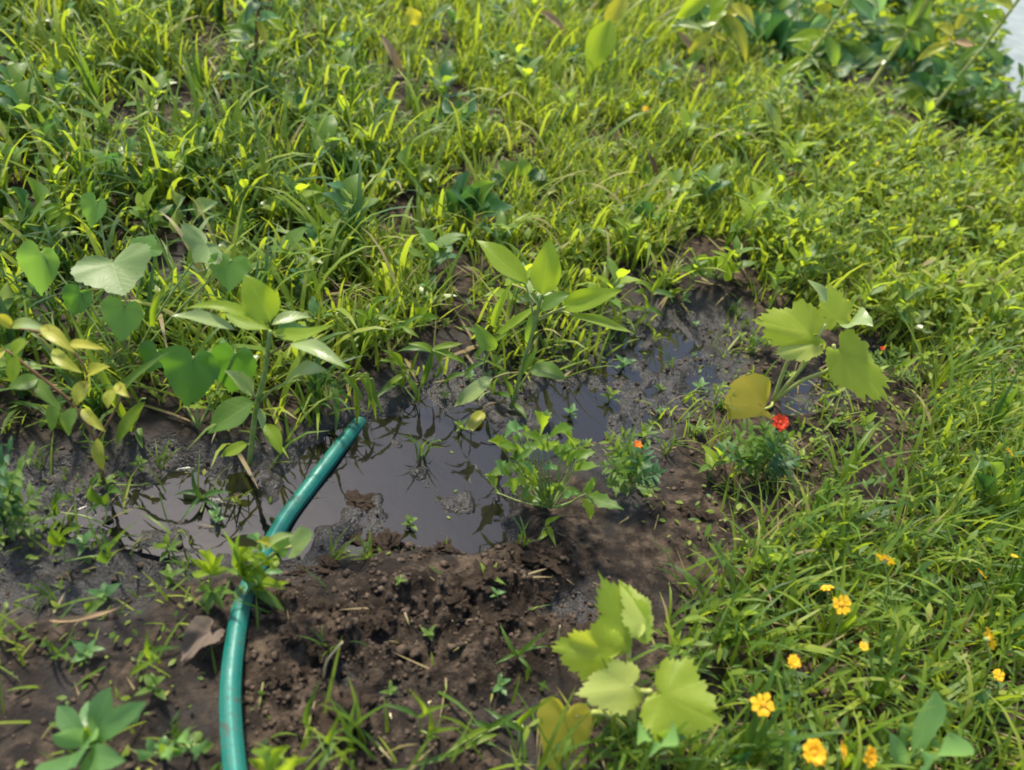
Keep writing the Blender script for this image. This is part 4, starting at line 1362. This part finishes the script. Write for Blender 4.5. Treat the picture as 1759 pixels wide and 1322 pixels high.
def marigold(px, py, size, base_px, fronds, mat, label, nrm, seed):
    q = Plant('marigold', label, 'flower', *base_px)
    C = q.pt(px, py, -.01)
    R_ = size * .5 * depth(C) / FPX
    q.stem([base_px, ((px + base_px[0]) / 2 + 4, (py + base_px[1]) / 2), (px, py + size * .3, -.01)], .0018, .0015, 'stem')
    nv = Vector(nrm).normalized()
    mb = MB()
    tube(mb, [C - nv * R_ * .8, C - nv * R_ * .3, C], R_ * .22, R_ * .36, 8)
    mb.build('calyx', 'stem_red', q.e, q.b)
    flower(q.e, q.b, C, nv, R_, mat, 7, 2, .05, seed, mat)
    for (a, b, c, d_, w) in fronds:
        q.feather((a, b, rnd.uniform(-.02, .02)), (c, d_, rnd.uniform(-.05, .03)), w, 'leaf_dark' if rnd.random() < .3 else ('leaf' if rnd.random() < .8 else 'leaf_bright'), 6)
    KEEPOUT.append((q.b.x, q.b.y, 0.07))


marigold(1340, 726, 36, (1312, 822), [(1312, 800, 1250, 745, 44), (1312, 800, 1275, 735, 46), (1312, 790, 1310, 732, 44), (1312, 795, 1355, 750, 46), (1312, 805, 1360, 790, 44), (1312, 805, 1260, 790, 44),
                                       (1312, 790, 1340, 742, 40), (1312, 812, 1240, 770, 40), (1312, 812, 1330, 815, 36), (1312, 800, 1288, 770, 44), (1312, 800, 1330, 775, 46)],
         'petal_red', 'red marigold with feathery leaves in front of the yellowing round leaf', (.2, -.45, .85), 41)
marigold(1095, 764, 20, (1085, 845), [(1085, 825, 1045, 755, 40), (1085, 825, 1070, 745, 42), (1085, 820, 1105, 770, 40), (1085, 830, 1130, 812, 42), (1085, 830, 1040, 800, 42), (1085, 830, 1060, 785, 44), (1085, 830, 1100, 790, 42), (1085, 835, 1050, 835, 34),
                                      (1085, 835, 1120, 838, 36)],
         'petal_orange', 'orange marigold with dark feathery leaves right of the bushy seedling', (.3, -.2, .9), 42)
marigold(1516, 598, 9, (1530, 655), [(1530, 645, 1570, 620, 30), (1530, 645, 1500, 610, 28), (1530, 640, 1545, 600, 30), (1530, 648, 1575, 650, 28)],
         'petal_red', 'small dark red marigold bud beside the right leaf of the broad seedling', (-.2, -.3, .9), 43)

# ------------------------------------------------------------------ tall stalks at the top right
def stalk(pts, leaves_, label, r=.008, mat='stalk'):
    q = Plant('tall_stalk', label, 'plant', *pts[0])
    q.stem(pts, r, r * .7, mat, 'stem', seg=9)
    for row in leaves_:
        a, b, c, d_, w, mt = row[:6]
        o = rnd.uniform(-.06, .02)
        q.leaf((a, b, 0), (c, d_, o), w, mt, row[6] if len(row) > 6 else 'ovate', nrm=row[7] if len(row) > 7 else (0, -.6, .75), arch=.10, n=10)
    Rn = random.Random(int(pts[0][0]))
    for k in range(9):
        t = Rn.uniform(.25, .95) * (len(pts) - 1)
        i = int(t); f_ = t - i
        a = pts[i][0] + (pts[i + 1][0] - pts[i][0]) * f_
        b = pts[i][1] + (pts[i + 1][1] - pts[i][1]) * f_
        sx = Rn.choice((-1, 1))
        o = Rn.uniform(-.08, .05)
        q.leaf((a, b, 0), (a + sx * Rn.uniform(25, 55), b + Rn.uniform(-20, 45), o), Rn.uniform(14, 26), Rn.choice(['leaf', 'leaf_bright', 'leaf_pale', 'leaf', 'leaf_yellow', 'leaf_blue']), Rn.choice(['ovate', 'lance']), nrm=(Rn.uniform(-.4, .4), -.6, .7), arch=.14, n=10)
    return q


stalk([(1170, 160), (1200, 95), (1245, 20), (1290, -60), (1330, -140)],
      [(1243, 20, 1281, 108, 24, 'leaf_yellow', 'lance', FACE), (1215, 55, 1150, 45, 12, 'leaf_pale', 'lance'), (1250, 12, 1215, 35, 26, 'leaf_bright'), (1215, -10, 1160, 32, 30, 'leaf_bright', 'ovate', FACE), (1215, 60, 1250, 72, 12, 'leaf_yellow'),
       (1265, -20, 1220, 20, 36, 'leaf_bright')],
      'leaning green stalk with a hanging yellow leaf, leftmost of the tall stalks', .009)
stalk([(1318, 200), (1340, 165), (1370, 120), (1420, 55), (1462, -10), (1510, -90)],
      [(1420, 58, 1350, 70, 24, 'leaf_bright', 'lance'), (1418, 60, 1438, 114, 26, 'leaf', 'lance', FACE), (1385, 98, 1332, 138, 14, 'leaf_bright', 'lance'), (1385, 98, 1408, 120, 8, 'leaf_pale', 'lance'), (1345, 160, 1312, 168, 12, 'leaf'), (1430, 30, 1395, 15, 26, 'leaf_yellow'),
       (1450, 5, 1390, -10, 36, 'leaf_bright')],
      'leaning pale stalk with drooping green leaves, second of the tall stalks', .007)
stalk([(1488, 158), (1520, 110), (1568, 42), (1610, -30), (1660, -110)],
      [(1562, 50, 1590, -15, 40, 'leaf', 'ovate', FACE), (1545, 45, 1482, 38, 16, 'leaf_pale', 'lance'), (1530, 95, 1482, 118, 16, 'leaf_pale', 'lance'), (1520, 105, 1550, 125, 14, 'leaf_dark'), (1560, 55, 1580, 90, 18, 'leaf', 'ovate', FACE),
       (1510, 20, 1500, -10, 30, 'leaf_blue', 'ovate', FACE)],
      'leaning stalk with a broad green leaf at its top, third of the tall stalks', .008)
stalk([(1588, 205), (1640, 140), (1690, 80), (1745, 5), (1800, -70)],
      [(1632, 75, 1574, 106, 18, 'leaf_yellow', 'lance'), (1640, 50, 1682, 8, 20, 'leaf_yellow', 'lance'), (1635, 65, 1605, 45, 20, 'leaf_yellow'), (1640, 72, 1675, 78, 14, 'leaf_dry', 'lance'), (1635, 70, 1615, 75, 22, 'leaf_yellow'), (1660, 120, 1640, 160, 18, 'leaf'),
       (1690, 85, 1720, 120, 20, 'leaf'), (1700, 60, 1650, 20, 26, 'leaf'), (1650, 128, 1690, 150, 16, 'leaf_dark')],
      'leaning stalk with wilted yellow leaves, rightmost of the tall stalks before the pale path', .007, 'stem_pale')
stalk([(438, 170), (440, 80), (446, -10), (452, -90)], [(440, 90, 425, 140, 14, 'leaf_brown'), (444, 30, 462, 80, 14, 'leaf_yellow', 'lance'), (446, 0, 420, 40, 20, 'leaf_dark')],
      'brown upright stalk at the top left above the lawn', .006, 'stem_brown')

# bushes of dark leaves behind the stalks
def broad_weed(px, py, n, hpx, wpx, mats, label, kind='ovate', spread=1.0, seed=0, group=None):
    q = Plant('broad_leaved_weed', label, 'weed', px, py, group)
    Rn = random.Random(seed)
    for k in range(n):
        an = math.pi * (0.05 + 0.9 * (k + Rn.uniform(.2, .8)) / n)
        r = hpx * Rn.uniform(.7, 1.1)
        tx, ty = px - math.cos(an) * r * spread, py - math.sin(an) * r * .8
        o = Rn.uniform(-.08, .08)
        m_ = .35
        q.stem([(px, py), (px + (tx - px) * m_, py + (ty - py) * m_ - hpx * .05, o * .4)], .002, .0015, 'stem', 'petiole')
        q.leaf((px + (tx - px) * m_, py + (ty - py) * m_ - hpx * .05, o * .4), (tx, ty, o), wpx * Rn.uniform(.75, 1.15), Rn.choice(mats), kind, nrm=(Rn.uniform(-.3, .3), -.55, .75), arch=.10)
    return q


DARKW = []
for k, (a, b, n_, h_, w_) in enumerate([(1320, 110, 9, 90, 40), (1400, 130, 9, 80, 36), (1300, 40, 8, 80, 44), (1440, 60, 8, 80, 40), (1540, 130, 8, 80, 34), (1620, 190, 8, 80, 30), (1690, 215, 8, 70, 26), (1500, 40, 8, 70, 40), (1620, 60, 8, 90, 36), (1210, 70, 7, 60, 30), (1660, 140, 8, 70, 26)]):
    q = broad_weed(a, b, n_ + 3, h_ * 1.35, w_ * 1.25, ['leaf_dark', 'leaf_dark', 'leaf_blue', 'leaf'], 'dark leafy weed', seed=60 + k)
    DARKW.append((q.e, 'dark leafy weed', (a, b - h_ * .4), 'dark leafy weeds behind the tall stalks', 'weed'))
broad_weed(800, 375, 9, 95, 42, ['leaf_dark', 'leaf', 'leaf_dark'], 'broad dark green weed in the middle of the lawn above the middle seedling', seed=80)
broad_weed(900, 330, 5, 80, 34, ['leaf_dark', 'leaf'], 'dark narrow-leaved weed right of the broad dark weed in the mid lawn', 'lance', seed=81)
broad_weed(705, 320, 6, 70, 40, ['leaf', 'leaf_pale', 'leaf'], 'grey-green weed with pale upturned leaf in the mid lawn', seed=82)
broad_weed(790, 215, 5, 55, 30, ['leaf_blue', 'leaf_dark'], 'small blue-green weed in the upper middle of the lawn', seed=83)
broad_weed(520, 375, 7, 75, 40, ['leaf', 'leaf', 'leaf_pale'], 'mid-green broad weed above the tall seedling at left', seed=84)
broad_weed(320, 395, 7, 75, 36, ['leaf', 'leaf_dark', 'leaf_pale'], 'leafy weed above the pale heart leaves at left', seed=85)
broad_weed(60, 400, 7, 80, 34, ['leaf_dark', 'leaf'], 'dark leafy weed at the left edge above the heart leaves', seed=86)
broad_weed(160, 300, 6, 60, 30, ['leaf', 'leaf_dark'], 'leafy weed near the left edge in the upper lawn', seed=87)
broad_weed(1330, 400, 8, 70, 30, ['leaf_bright', 'leaf'], 'bright upright leafy weed in the right part of the lawn', 'lance', seed=88)
broad_weed(1120, 395, 6, 70, 28, ['leaf_dark', 'leaf_blue', 'leaf'], 'grey-green weed in the lawn right of the middle', seed=89)
broad_weed(880, 130, 7, 60, 30, ['leaf_dark'], 'dark weed in the upper middle lawn below the tan dead leaf', seed=90)
broad_weed(1260, 175, 6, 60, 22, ['leaf', 'leaf_blue'], 'small weed at the foot of the leftmost tall stalks', seed=91)
broad_weed(1560, 1310, 6, 90, 40, ['leaf_blue', 'leaf'], 'blue-green leafy weed at the bottom right edge', 'spoon', seed=92)
q = Plant('upright_leaf_weed', 'upright toothed blue-green leaf right of the bottom flowers', 'weed', 1565, 1325)
q.leaf((1560, 1318), (1606, 1186, .03), 52, 'leaf_blue', 'spoon', nrm=FACE, arch=.04, teeth=6, tooth=.12, n=16)
q.leaf((1565, 1322), (1530, 1260, .0), 34, 'leaf_blue', 'spoon', nrm=FACE, teeth=5, n=14)
broad_weed(1690, 870, 10, 90, 26, ['leaf_dark', 'leaf', 'leaf'], 'dense green weed at the right edge below the small yellow flower', seed=93)
broad_weed(1730, 830, 9, 80, 24, ['leaf_dark', 'leaf'], 'dark green weed in the right-edge foliage', seed=94)
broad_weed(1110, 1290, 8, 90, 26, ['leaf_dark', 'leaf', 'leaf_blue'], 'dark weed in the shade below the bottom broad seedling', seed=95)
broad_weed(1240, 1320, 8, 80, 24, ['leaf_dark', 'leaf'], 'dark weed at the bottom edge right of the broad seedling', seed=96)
broad_weed(480, 1318, 6, 55, 26, ['leaf_bright', 'leaf'], 'small bright weed at the bottom edge right beside the hose', seed=97)
broad_weed(330, 1290, 6, 55, 22, ['leaf_blue', 'leaf'], 'small grey-green weed left of the hose near the bottom edge', seed=98)
broad_weed(280, 1300, 5, 50, 20, ['leaf_blue'], 'small grey-green weed beside the smooth rosette', seed=99)
broad_weed(500, 365, 4, 60, 30, ['leaf_pale', 'leaf'], 'weed with a pale shiny leaf in the lawn above the tall left seedling', seed=101)
broad_weed(400, 470, 6, 70, 42, ['leaf_pale', 'leaf', 'leaf_pale'], 'large pale weed with broad leaves just behind the tall left seedling', seed=102)
broad_weed(110, 380, 5, 60, 34, ['leaf', 'leaf_pale'], 'weed with a pale oval leaf above the heart leaves', seed=103)
broad_weed(600, 560, 6, 60, 22, ['leaf', 'leaf_bright'], 'leafy weed at the lawn edge right of the tall left seedling', 'lance', seed=104)
broad_weed(700, 560, 6, 60, 20, ['leaf_bright', 'leaf'], 'narrow-leaved weed at the lawn edge left of the middle seedling', 'lance', seed=105)
broad_weed(1230, 480, 7, 60, 22, ['leaf_bright', 'leaf'], 'bright narrow-leaved weed at the lawn edge left of the right broad seedling', 'lance', seed=106)
broad_weed(1600, 520, 8, 70, 24, ['leaf_bright', 'leaf'], 'bright weed at the lawn edge above the pale two-leaved seedling', 'lance', seed=107)
broad_weed(1690, 560, 8, 70, 24, ['leaf_bright', 'leaf'], 'bright weed near the right edge level with the right broad seedling', 'lance', seed=108)
q = Plant('dock_leaf_weed', 'large yellow-green leaf standing upright in the upper lawn', 'weed', 1010, 152)
q.leaf((1010, 150), (1048, 34, .05), 52, 'leaf_bright', 'spoon', nrm=FACE, arch=.05, n=14)
q.leaf((1040, 40, .12), (1078, -22, .16), 34, 'leaf_yellow', 'ovate', nrm=FACE)


# ------------------------------------------------------------------ loose leaves, straws, lumps of soil
def loose_leaf(px, py, tx, ty, w, mat, label, h=0.03, kind='ovate', arch=.15, fold=.5, nrm=(0, -.6, .75), name='fallen_leaf', cat='leaf'):
    B = ground_at(px, py) + Vector((0, 0, h))
    T = on_plane(tx, ty, B.y + .01)
    o_ = B.copy()
    mb = MB()
    dd = depth(B)
    leaf(mb, B, T, w * dd / FPX, Vector(nrm), arch=arch, fold=fold, kind=kind, n=12, wave=.15)
    ob = mb.build(name, mat, None, o_)
    ob.location = o_
    tag(ob, label, cat)


loose_leaf(700, 90, 712, 44, 34, 'leaf_yellow', 'yellow dead leaf caught in the grass of the upper lawn', .14)
loose_leaf(770, 84, 738, 36, 14, 'leaf_pale', 'thin whitish dry blade in the upper lawn beside the yellow leaf', .14, 'lance')
loose_leaf(915, 94, 970, 62, 16, 'leaf_dry', 'tan dry leaf in the upper middle lawn', .14, 'lance')
loose_leaf(690, 180, 684, 128, 26, 'leaf_brown', 'dark brown dead leaf standing in a gap of the lawn', .08)
loose_leaf(650, 122, 690, 140, 18, 'leaf_dry', 'reddish tan leaf scrap beside the dark brown dead leaf', .11, 'lance')
loose_leaf(1145, 112, 1192, 118, 14, 'leaf_dry', 'small tan leaf at the foot of the leftmost tall stalk', .12, 'lance')
loose_leaf(1090, 322, 1125, 328, 10, 'leaf_brown', 'short dark twig-like leaf in the mid lawn', .11, 'lance')
loose_leaf(1280, 245, 1330, 255, 22, 'leaf_pale', 'whitish leaf lying on the bright right lawn', .14)
loose_leaf(30, 1105, 15, 1085, 20, 'leaf_brown', 'small reddish leaf on the mud at the left edge', .008)
loose_leaf(88, 1075, 215, 1040, 10, 'leaf_dry', 'thin tan stick lying on the dark mud at left', .012, 'lance', .02)
loose_leaf(150, 1060, 185, 1030, 22, 'leaf', 'green oval leaf lying on the dark mud at left', .012)
loose_leaf(545, 862, 575, 885, 16, 'leaf_dry', 'pinkish tan bit of leaf floating by the hose in the puddle', .003)
# curled dry leaf
B = ground_at(325, 1130)
mb = MB()
broad_leaf(mb, B + Vector((.018, .032, .022)), B + Vector((-.004, -.010, .012)), .05, Vector((0, -.3, .95)), 'heart', .6, .45, -.2, .16, 0, 5)
ob = mb.build('dry_leaf', 'leaf_greybrown', None, B)
ob.location = B
tag(ob, 'curled grey-brown dry leaf lying on the soil left of the hose', 'leaf')

for k, (pts, lab) in enumerate([([(555, 1170), (562, 1135), (588, 1103)], 'bent dry straw standing on the bank right of the hose'), ([(670, 1225), (672, 1245), (668, 1300)], 'pale upright straw at the near rim, left of two'), ([(738, 1205), (736, 1250), (734, 1290)], 'thick pale straw at the near rim, right of two'),
                                ([(955, 1120), (958, 1100), (962, 1075)], 'white straw beside the bottom broad seedling'), ([(1150, 640), (1215, 700), (1225, 720)], 'pale curved straw on the wet mud'), ([(760, 935), (800, 945), (828, 958)], 'tan rootlet on the rim of the puddle')]):
    c0_ = ground_at(*pts[0])
    q = [on_plane(a, b, c0_.y - .01 * i) for i, (a, b) in enumerate(pts)]
    mb = MB()
    tube(mb, spline(q, 10), .0016 if k != 2 else .003, .001 if k != 2 else .003, 6)
    ob = mb.build('straw', 'straw', None, c0_)
    ob.location = c0_
    tag(ob, lab, 'straw')


def clod_mesh(seed):
    import bmesh
    bm = bmesh.new()
    bmesh.ops.create_icosphere(bm, subdivisions=4, radius=1.0)
    R = np.random.RandomState(seed)
    ox, oy = R.uniform(0, 90, 2)
    for v in bm.verts:
        c = v.co
        n_ = float(fbm(np.array([c.x + c.z * .7 + ox]), np.array([c.y - c.z * .6 + oy]), 1.5, 5, .72)[0])
        c *= 1 + 1.2 * n_
        c.z *= 0.62
    me = bpy.data.meshes.new('soil_clod')
    bm.to_mesh(me); bm.free()
    me.materials.append(M['clod'])
    return me


CLODS = []
CL = [clod_mesh(300 + i) for i in range(7)]
x, y = zone_points(BANKZ, 420, 71)
x2, y2 = zone_points(FRINGE, 90, 72)
sel = rs.permutation(len(x))[:120]
for k, (a, b) in enumerate(list(zip(x[sel], y[sel])) + list(zip(x2[:25], y2[:25]))):
    o = bpy.data.objects.new('soil_clod', CL[k % 7])
    COL.objects.link(o)
    r_ = float(np.clip(np.exp(rs.normal(math.log(.010), .5)), .005, .023))
    o.scale = (r_ * rs.uniform(.8, 1.4), r_, r_ * rs.uniform(.7, 1.1))
    o.rotation_euler = (rs.uniform(-.3, .3), rs.uniform(-.3, .3), rs.uniform(0, 6.28))
    o.location = (a, b, gz(a, b) + r_ * .2)
    CLODS.append((o, 'small brown soil lump' if r_ < .0095 else ('middling brown soil lump' if r_ < .014 else 'large brown soil lump'), proj(o.location), 'soil clods on the muddy bank', 'soil clod'))
for px_, py_, r_, lab in [(935, 955, .020, 'largest brown soil lump on the bank near the puddle rim'), (625, 865, .015, 'dark wet soil lump rising out of the puddle right of the hose'), (1190, 880, .012, 'flat brown soil lump in the trampled mud on the right')]:
    g = ground_at(px_, py_)
    o = bpy.data.objects.new('soil_clod', CL[int(px_) % 7])
    COL.objects.link(o)
    o.scale = (r_ * 1.5, r_, r_ * .8); o.location = g + Vector((0, 0, r_ * .15))
    tag(o, lab, 'soil clod', 'soil clods on the muddy bank')


# ------------------------------------------------------------------ scattered tufts and weeds as single things
def proto_tuft(seed, mat, nb, L, w):
    R = random.Random(seed)
    mb = MB()
    for k in range(nb):
        an = R.uniform(0, 6.28)
        l = L * R.uniform(.55, 1.1)
        th = R.uniform(.15, .9)
        T = Vector((math.cos(an) * math.sin(th), math.sin(an) * math.sin(th), math.cos(th))) * l
        B = Vector((R.uniform(-.008, .008), R.uniform(-.008, .008), 0))
        leaf(mb, B, T, w * R.uniform(.7, 1.2), Vector((-math.cos(an) * .5, -math.sin(an) * .5, .8)), arch=R.uniform(.08, .22), fold=.3, kind='blade', n=8, tint=R.random(), across=1, seed=seed + k)
    e = mb.build('grass_tuft', mat)
    return e


def proto_weed(seed, mats, n_, L, w, kind, stemh, name='small_weed', lean=.5):
    R = random.Random(seed)
    e = empty(name, (0, 0, 0))
    top = Vector((R.uniform(-.01, .01), R.uniform(-.01, .01), stemh))
    mb = MB()
    tube(mb, [Vector((0, 0, -.005)), top * .5 + Vector((.003, 0, 0)), top], .0016, .0011, 5)
    mb.build('stem', 'stem', e)
    for k in range(n_):
        an = 2.4 * k + R.uniform(-.3, .3)
        t = .35 + .65 * k / n_
        c = top * t
        el = .1 + .8 * t * R.uniform(.5, 1.1)
        l = L * (1.15 - .45 * t) * R.uniform(.8, 1.15)
        T = c + Vector((math.cos(an) * math.cos(el), math.sin(an) * math.cos(el), math.sin(el))) * l
        mb = MB()
        leaf(mb, c, T, w * R.uniform(.8, 1.15), Vector((-math.cos(an) * .3, -math.sin(an) * .3, .9)), arch=.08, kind=kind, n=7, seed=seed + k, across=1)
        mb.build('leaf', R.choice(mats), e)
    return e


LAND = [('the hose', 440, 980), ('the hose end', 634, 706), ('the tall left seedling', 440, 690), ('the middle seedling', 895, 620), ('the bushy seedling', 945, 800), ('the right broad seedling', 1390, 590), ('the bottom broad seedling', 1075, 1150),
        ('the red marigold', 1335, 740), ('the orange marigold', 1090, 790), ('the heart leaves', 190, 500), ('the yellowing weed', 110, 650), ('the smooth rosette', 165, 1270), ('the curled dry leaf', 330, 1095),
        ('the upright dock leaf', 1030, 90), ('the yellow dead leaf', 705, 70), ('the brown stalk', 440, 80), ('the leftmost tall stalk', 1205, 90), ('the second tall stalk', 1385, 100), ('the third tall stalk', 1530, 95), ('the rightmost tall stalk', 1665, 110), ('the dark mid-lawn weed', 800, 345), ('the lone yellow flower', 1310, 1210),
        ('the three bottom flowers', 1445, 1290), ('the edge-on yellow flower', 1520, 962), ('the far yellow flower', 1510, 285), ('the bent dry straw', 565, 1135), ('the white straw', 958, 1098), ('the flat cut grass stalks', 720, 1240), ('the tan rootlet', 795, 946), ('the tiny bank sprout', 838, 985), ('the brown lawn gap', 240, 215), ('the right-edge foliage', 1710, 850), ('the feathery weed', 20, 840), ('the pale path', 1720, 120),
        ('the two-leaved seedling', 1565, 550), ('the sideways yellow flower', 1698, 1098), ('the bright lawn weed', 1330, 380)]
ORD = ['nearest', 'second nearest', 'third nearest', 'fourth nearest', 'fifth nearest', 'sixth nearest', 'seventh nearest', 'eighth nearest', 'ninth nearest', 'tenth nearest']
SC = list(CLODS) + DARKW


def scatter(protos, zone, count, seed, desc, group, smin, smax, cat, gap=.05, edge_ok=True, avoid_pool=True):
    x, y = zone_points(zone, 160, seed)
    k = free(x, y, .0)
    if avoid_pool:
        k &= sdist(x, y, POOL) > 0.0
    x, y = x[k], y[k]
    R = random.Random(seed)
    got = []
    for a, b in zip(x, y):
        if len(got) >= count:
            break
        v = Vector((a, b, max(gz(a, b), WL - .002)))
        u_ = proj(v)
        if not (-10 < u_[0] < W0 + 10 and -15 < u_[1] < H0 + 40):
            continue
        g_ = gap * (1 if b < 2 else 1.4)
        if any((a - c) ** 2 + (b - d_) ** 2 < g_ * g_ for c, d_ in got):
            continue
        got.append((a, b))
        i = R.randrange(len(protos))
        o = copy_tree(protos[i])
        o.location = v
        s = R.uniform(smin, smax)
        o.scale = (s, s, s)
        o.rotation_euler = (R.uniform(-.15, .15), R.uniform(-.15, .15), R.uniform(0, 6.28))
        SC.append((o, desc[i] if isinstance(desc, (list, tuple)) else desc, u_, group, cat))


T_y = [proto_tuft(401 + i, 'tuft_yellow', 9 + i, .15, .009) for i in range(2)]
T_g = [proto_tuft(411 + i, 'tuft_green', 9 + i, .17, .0105) for i in range(2)]
T_d = [proto_tuft(421 + i, 'tuft_dark', 9 + i, .17, .0105) for i in range(2)]
TS = [proto_tuft(431 + i, 'tuft_green', 6 + i, .06, .005) for i in range(2)] + [proto_tuft(441, 'tuft_yellow', 6, .06, .005)]
Wa = [proto_weed(451 + i, ['leaf', 'leaf_bright'], 7, .045, .017, 'ovate', .06) for i in range(2)]
Wd = [proto_weed(461 + i, ['leaf_dark', 'leaf'], 7, .055, .022, 'ovate', .06) for i in range(2)]
Wl = [proto_weed(471 + i, ['leaf_bright', 'leaf'], 8, .045, .010, 'lance', .07) for i in range(2)]
Wp = [proto_weed(476, ['leaf_pale', 'leaf'], 5, .07, .034, 'ovate', .09), proto_weed(477, ['leaf_pale', 'leaf_blue'], 5, .075, .030, 'ovate', .08)]
Ws = [proto_weed(481, ['leaf'], 5, .022, .009, 'ovate', .018, 'weed_sprout'), proto_weed(482, ['leaf_bright', 'leaf'], 6, .024, .008, 'lance', .02, 'weed_sprout'), proto_weed(483, ['leaf_blue'], 5, .022, .010, 'ovate', .016, 'weed_sprout')]
Df = ['yellow-green grass tuft'] * 2
scatter(T_g + T_d, LAWN_L, 60, 801, ['mid-green grass tuft'] * 2 + ['dark green grass tuft'] * 2, 'grass tufts in the lawn', .7, 1.3, 'grass', .10)
scatter(T_y + T_g, LAWN_C, 34, 802, ['yellow-green grass tuft'] * 2 + ['mid-green grass tuft'] * 2, 'grass tufts in the lawn', .6, 1.1, 'grass', .11)
scatter(T_y, LAWN_R, 24, 803, 'yellow-green grass tuft', 'grass tufts in the lawn', .5, .9, 'grass', .14)
scatter(T_g + T_y, NEAR_R, 26, 804, ['mid-green grass tuft'] * 2 + ['yellow-green grass tuft'] * 2, 'grass tufts in the lawn', .7, 1.15, 'grass', .09)
scatter(T_g + T_d, LEFTMID, 12, 805, ['mid-green grass tuft'] * 2 + ['dark green grass tuft'] * 2, 'grass tufts in the lawn', .7, 1.1, 'grass', .08)
scatter(Wa + Wd, LAWN_L, 54, 811, ['oval-leaved green weed'] * 2 + ['dark oval-leaved weed'] * 2, 'small weeds among the grass', 1.1, 2.0, 'weed', .09)
scatter(Wa + Wd, LAWN_C, 54, 812, ['oval-leaved green weed'] * 2 + ['dark oval-leaved weed'] * 2, 'small weeds among the grass', 1.0, 1.9, 'weed', .08)
scatter(Wl + Wa, LAWN_R, 70, 813, ['narrow-leaved bright weed'] * 2 + ['oval-leaved green weed'] * 2, 'small weeds among the grass', 1.1, 2.1, 'weed', .08)
scatter(Wd + Wl, NEAR_R, 24, 814, ['dark oval-leaved weed'] * 2 + ['narrow-leaved bright weed'] * 2, 'small weeds among the grass', .6, 1.0, 'weed', .08)
scatter(Wa + Wl, LEFTMID, 14, 815, ['oval-leaved green weed'] * 2 + ['narrow-leaved bright weed'] * 2, 'small weeds among the grass', .7, 1.1, 'weed', .07)
scatter(Wp, LAWN_L, 18, 816, ['pale broad-leaved weed', 'pale blue-green weed'], 'small weeds among the grass', .6, 1.1, 'weed', .14)
scatter(Wp, LAWN_C, 14, 817, ['pale broad-leaved weed', 'pale blue-green weed'], 'small weeds among the grass', .6, 1.0, 'weed', .15)
scatter(Wp, LEFTMID, 7, 818, ['pale broad-leaved weed', 'pale blue-green weed'], 'small weeds among the grass', .6, .9, 'weed', .10)
scatter(TS, MIDR, 44, 821, ['short green grass sprout'] * 2 + ['short yellow-green grass sprout'], 'short sprouts on the mud', .6, 1.1, 'grass', .05)
scatter(Ws + Wl[:1] + Wa[:1], MIDR, 46, 822, ['oval-leaved sprout', 'narrow-leaved sprout', 'blue-green sprout', 'narrow-leaved bright weed', 'oval-leaved green weed'], 'short sprouts on the mud', .6, 1.2, 'weed', .04)
scatter(Ws, MUD, 46, 823, ['oval-leaved sprout', 'narrow-leaved sprout', 'blue-green sprout'], 'short sprouts on the mud', .7, 1.4, 'weed', .04)
scatter(TS, MUD, 30, 824, ['short green grass sprout'] * 2 + ['short yellow-green grass sprout'], 'short sprouts on the mud', .6, 1.0, 'grass', .06)
scatter(Ws + TS, BANKZ, 34, 825, ['oval-leaved sprout', 'narrow-leaved sprout', 'blue-green sprout', 'short green grass sprout', 'short green grass sprout', 'short yellow-green grass sprout'], 'short sprouts on the mud', .5, 1.0, 'weed', .05)
scatter(TS, FRINGE, 16, 826, ['short green grass sprout'] * 2 + ['short yellow-green grass sprout'], 'short sprouts on the mud', .9, 1.5, 'grass', .05)
scatter(Ws + TS, PUDDLE_Z, 60, 828, ['oval-leaved sprout', 'narrow-leaved sprout', 'blue-green sprout', 'short green grass sprout', 'short green grass sprout', 'short yellow-green grass sprout'], 'short sprouts on the mud', .6, 1.35, 'weed', .05, avoid_pool=False)
scatter(Ws + TS, PUDDLE_Z, 50, 827, ['oval-leaved sprout', 'narrow-leaved sprout', 'blue-green sprout', 'short green grass sprout', 'short green grass sprout', 'short yellow-green grass sprout'], 'short sprouts on the mud', .4, .9, 'weed', .04)

# every label says by what the plant stands; equals are counted outwards from that landmark
byname = {}
for o, desc, (u, v), group, cat in SC:
    ds = sorted((math.hypot(u - a, (v - b)), n_, a, b) for n_, a, b in LAND)
    d0, ln, a, b = ds[0]
    if abs(u - a) > abs(v - b):
        rel = 'right of' if u > a else 'left of'
    else:
        rel = 'below' if v > b else 'above'
    byname.setdefault((desc, rel, ln), []).append((d0, o, group, cat))
for (desc, rel, ln), rows in byname.items():
    rows.sort(key=lambda r: r[0])
    for i, (d0, o, group, cat) in enumerate(rows):
        lab = f'{desc} {rel} {ln}'
        if len(rows) > 1:
            lab = f'{desc} {rel} {ln}, {ORD[min(i, 9)]} to it'
        tag(o, lab, cat, group)


def remove_tree(o):
    for ch in list(o.children):
        remove_tree(ch)
    bpy.data.objects.remove(o)


for o in T_y + T_g + T_d + TS + Wa + Wd + Wl + Wp + Ws:
    remove_tree(o)
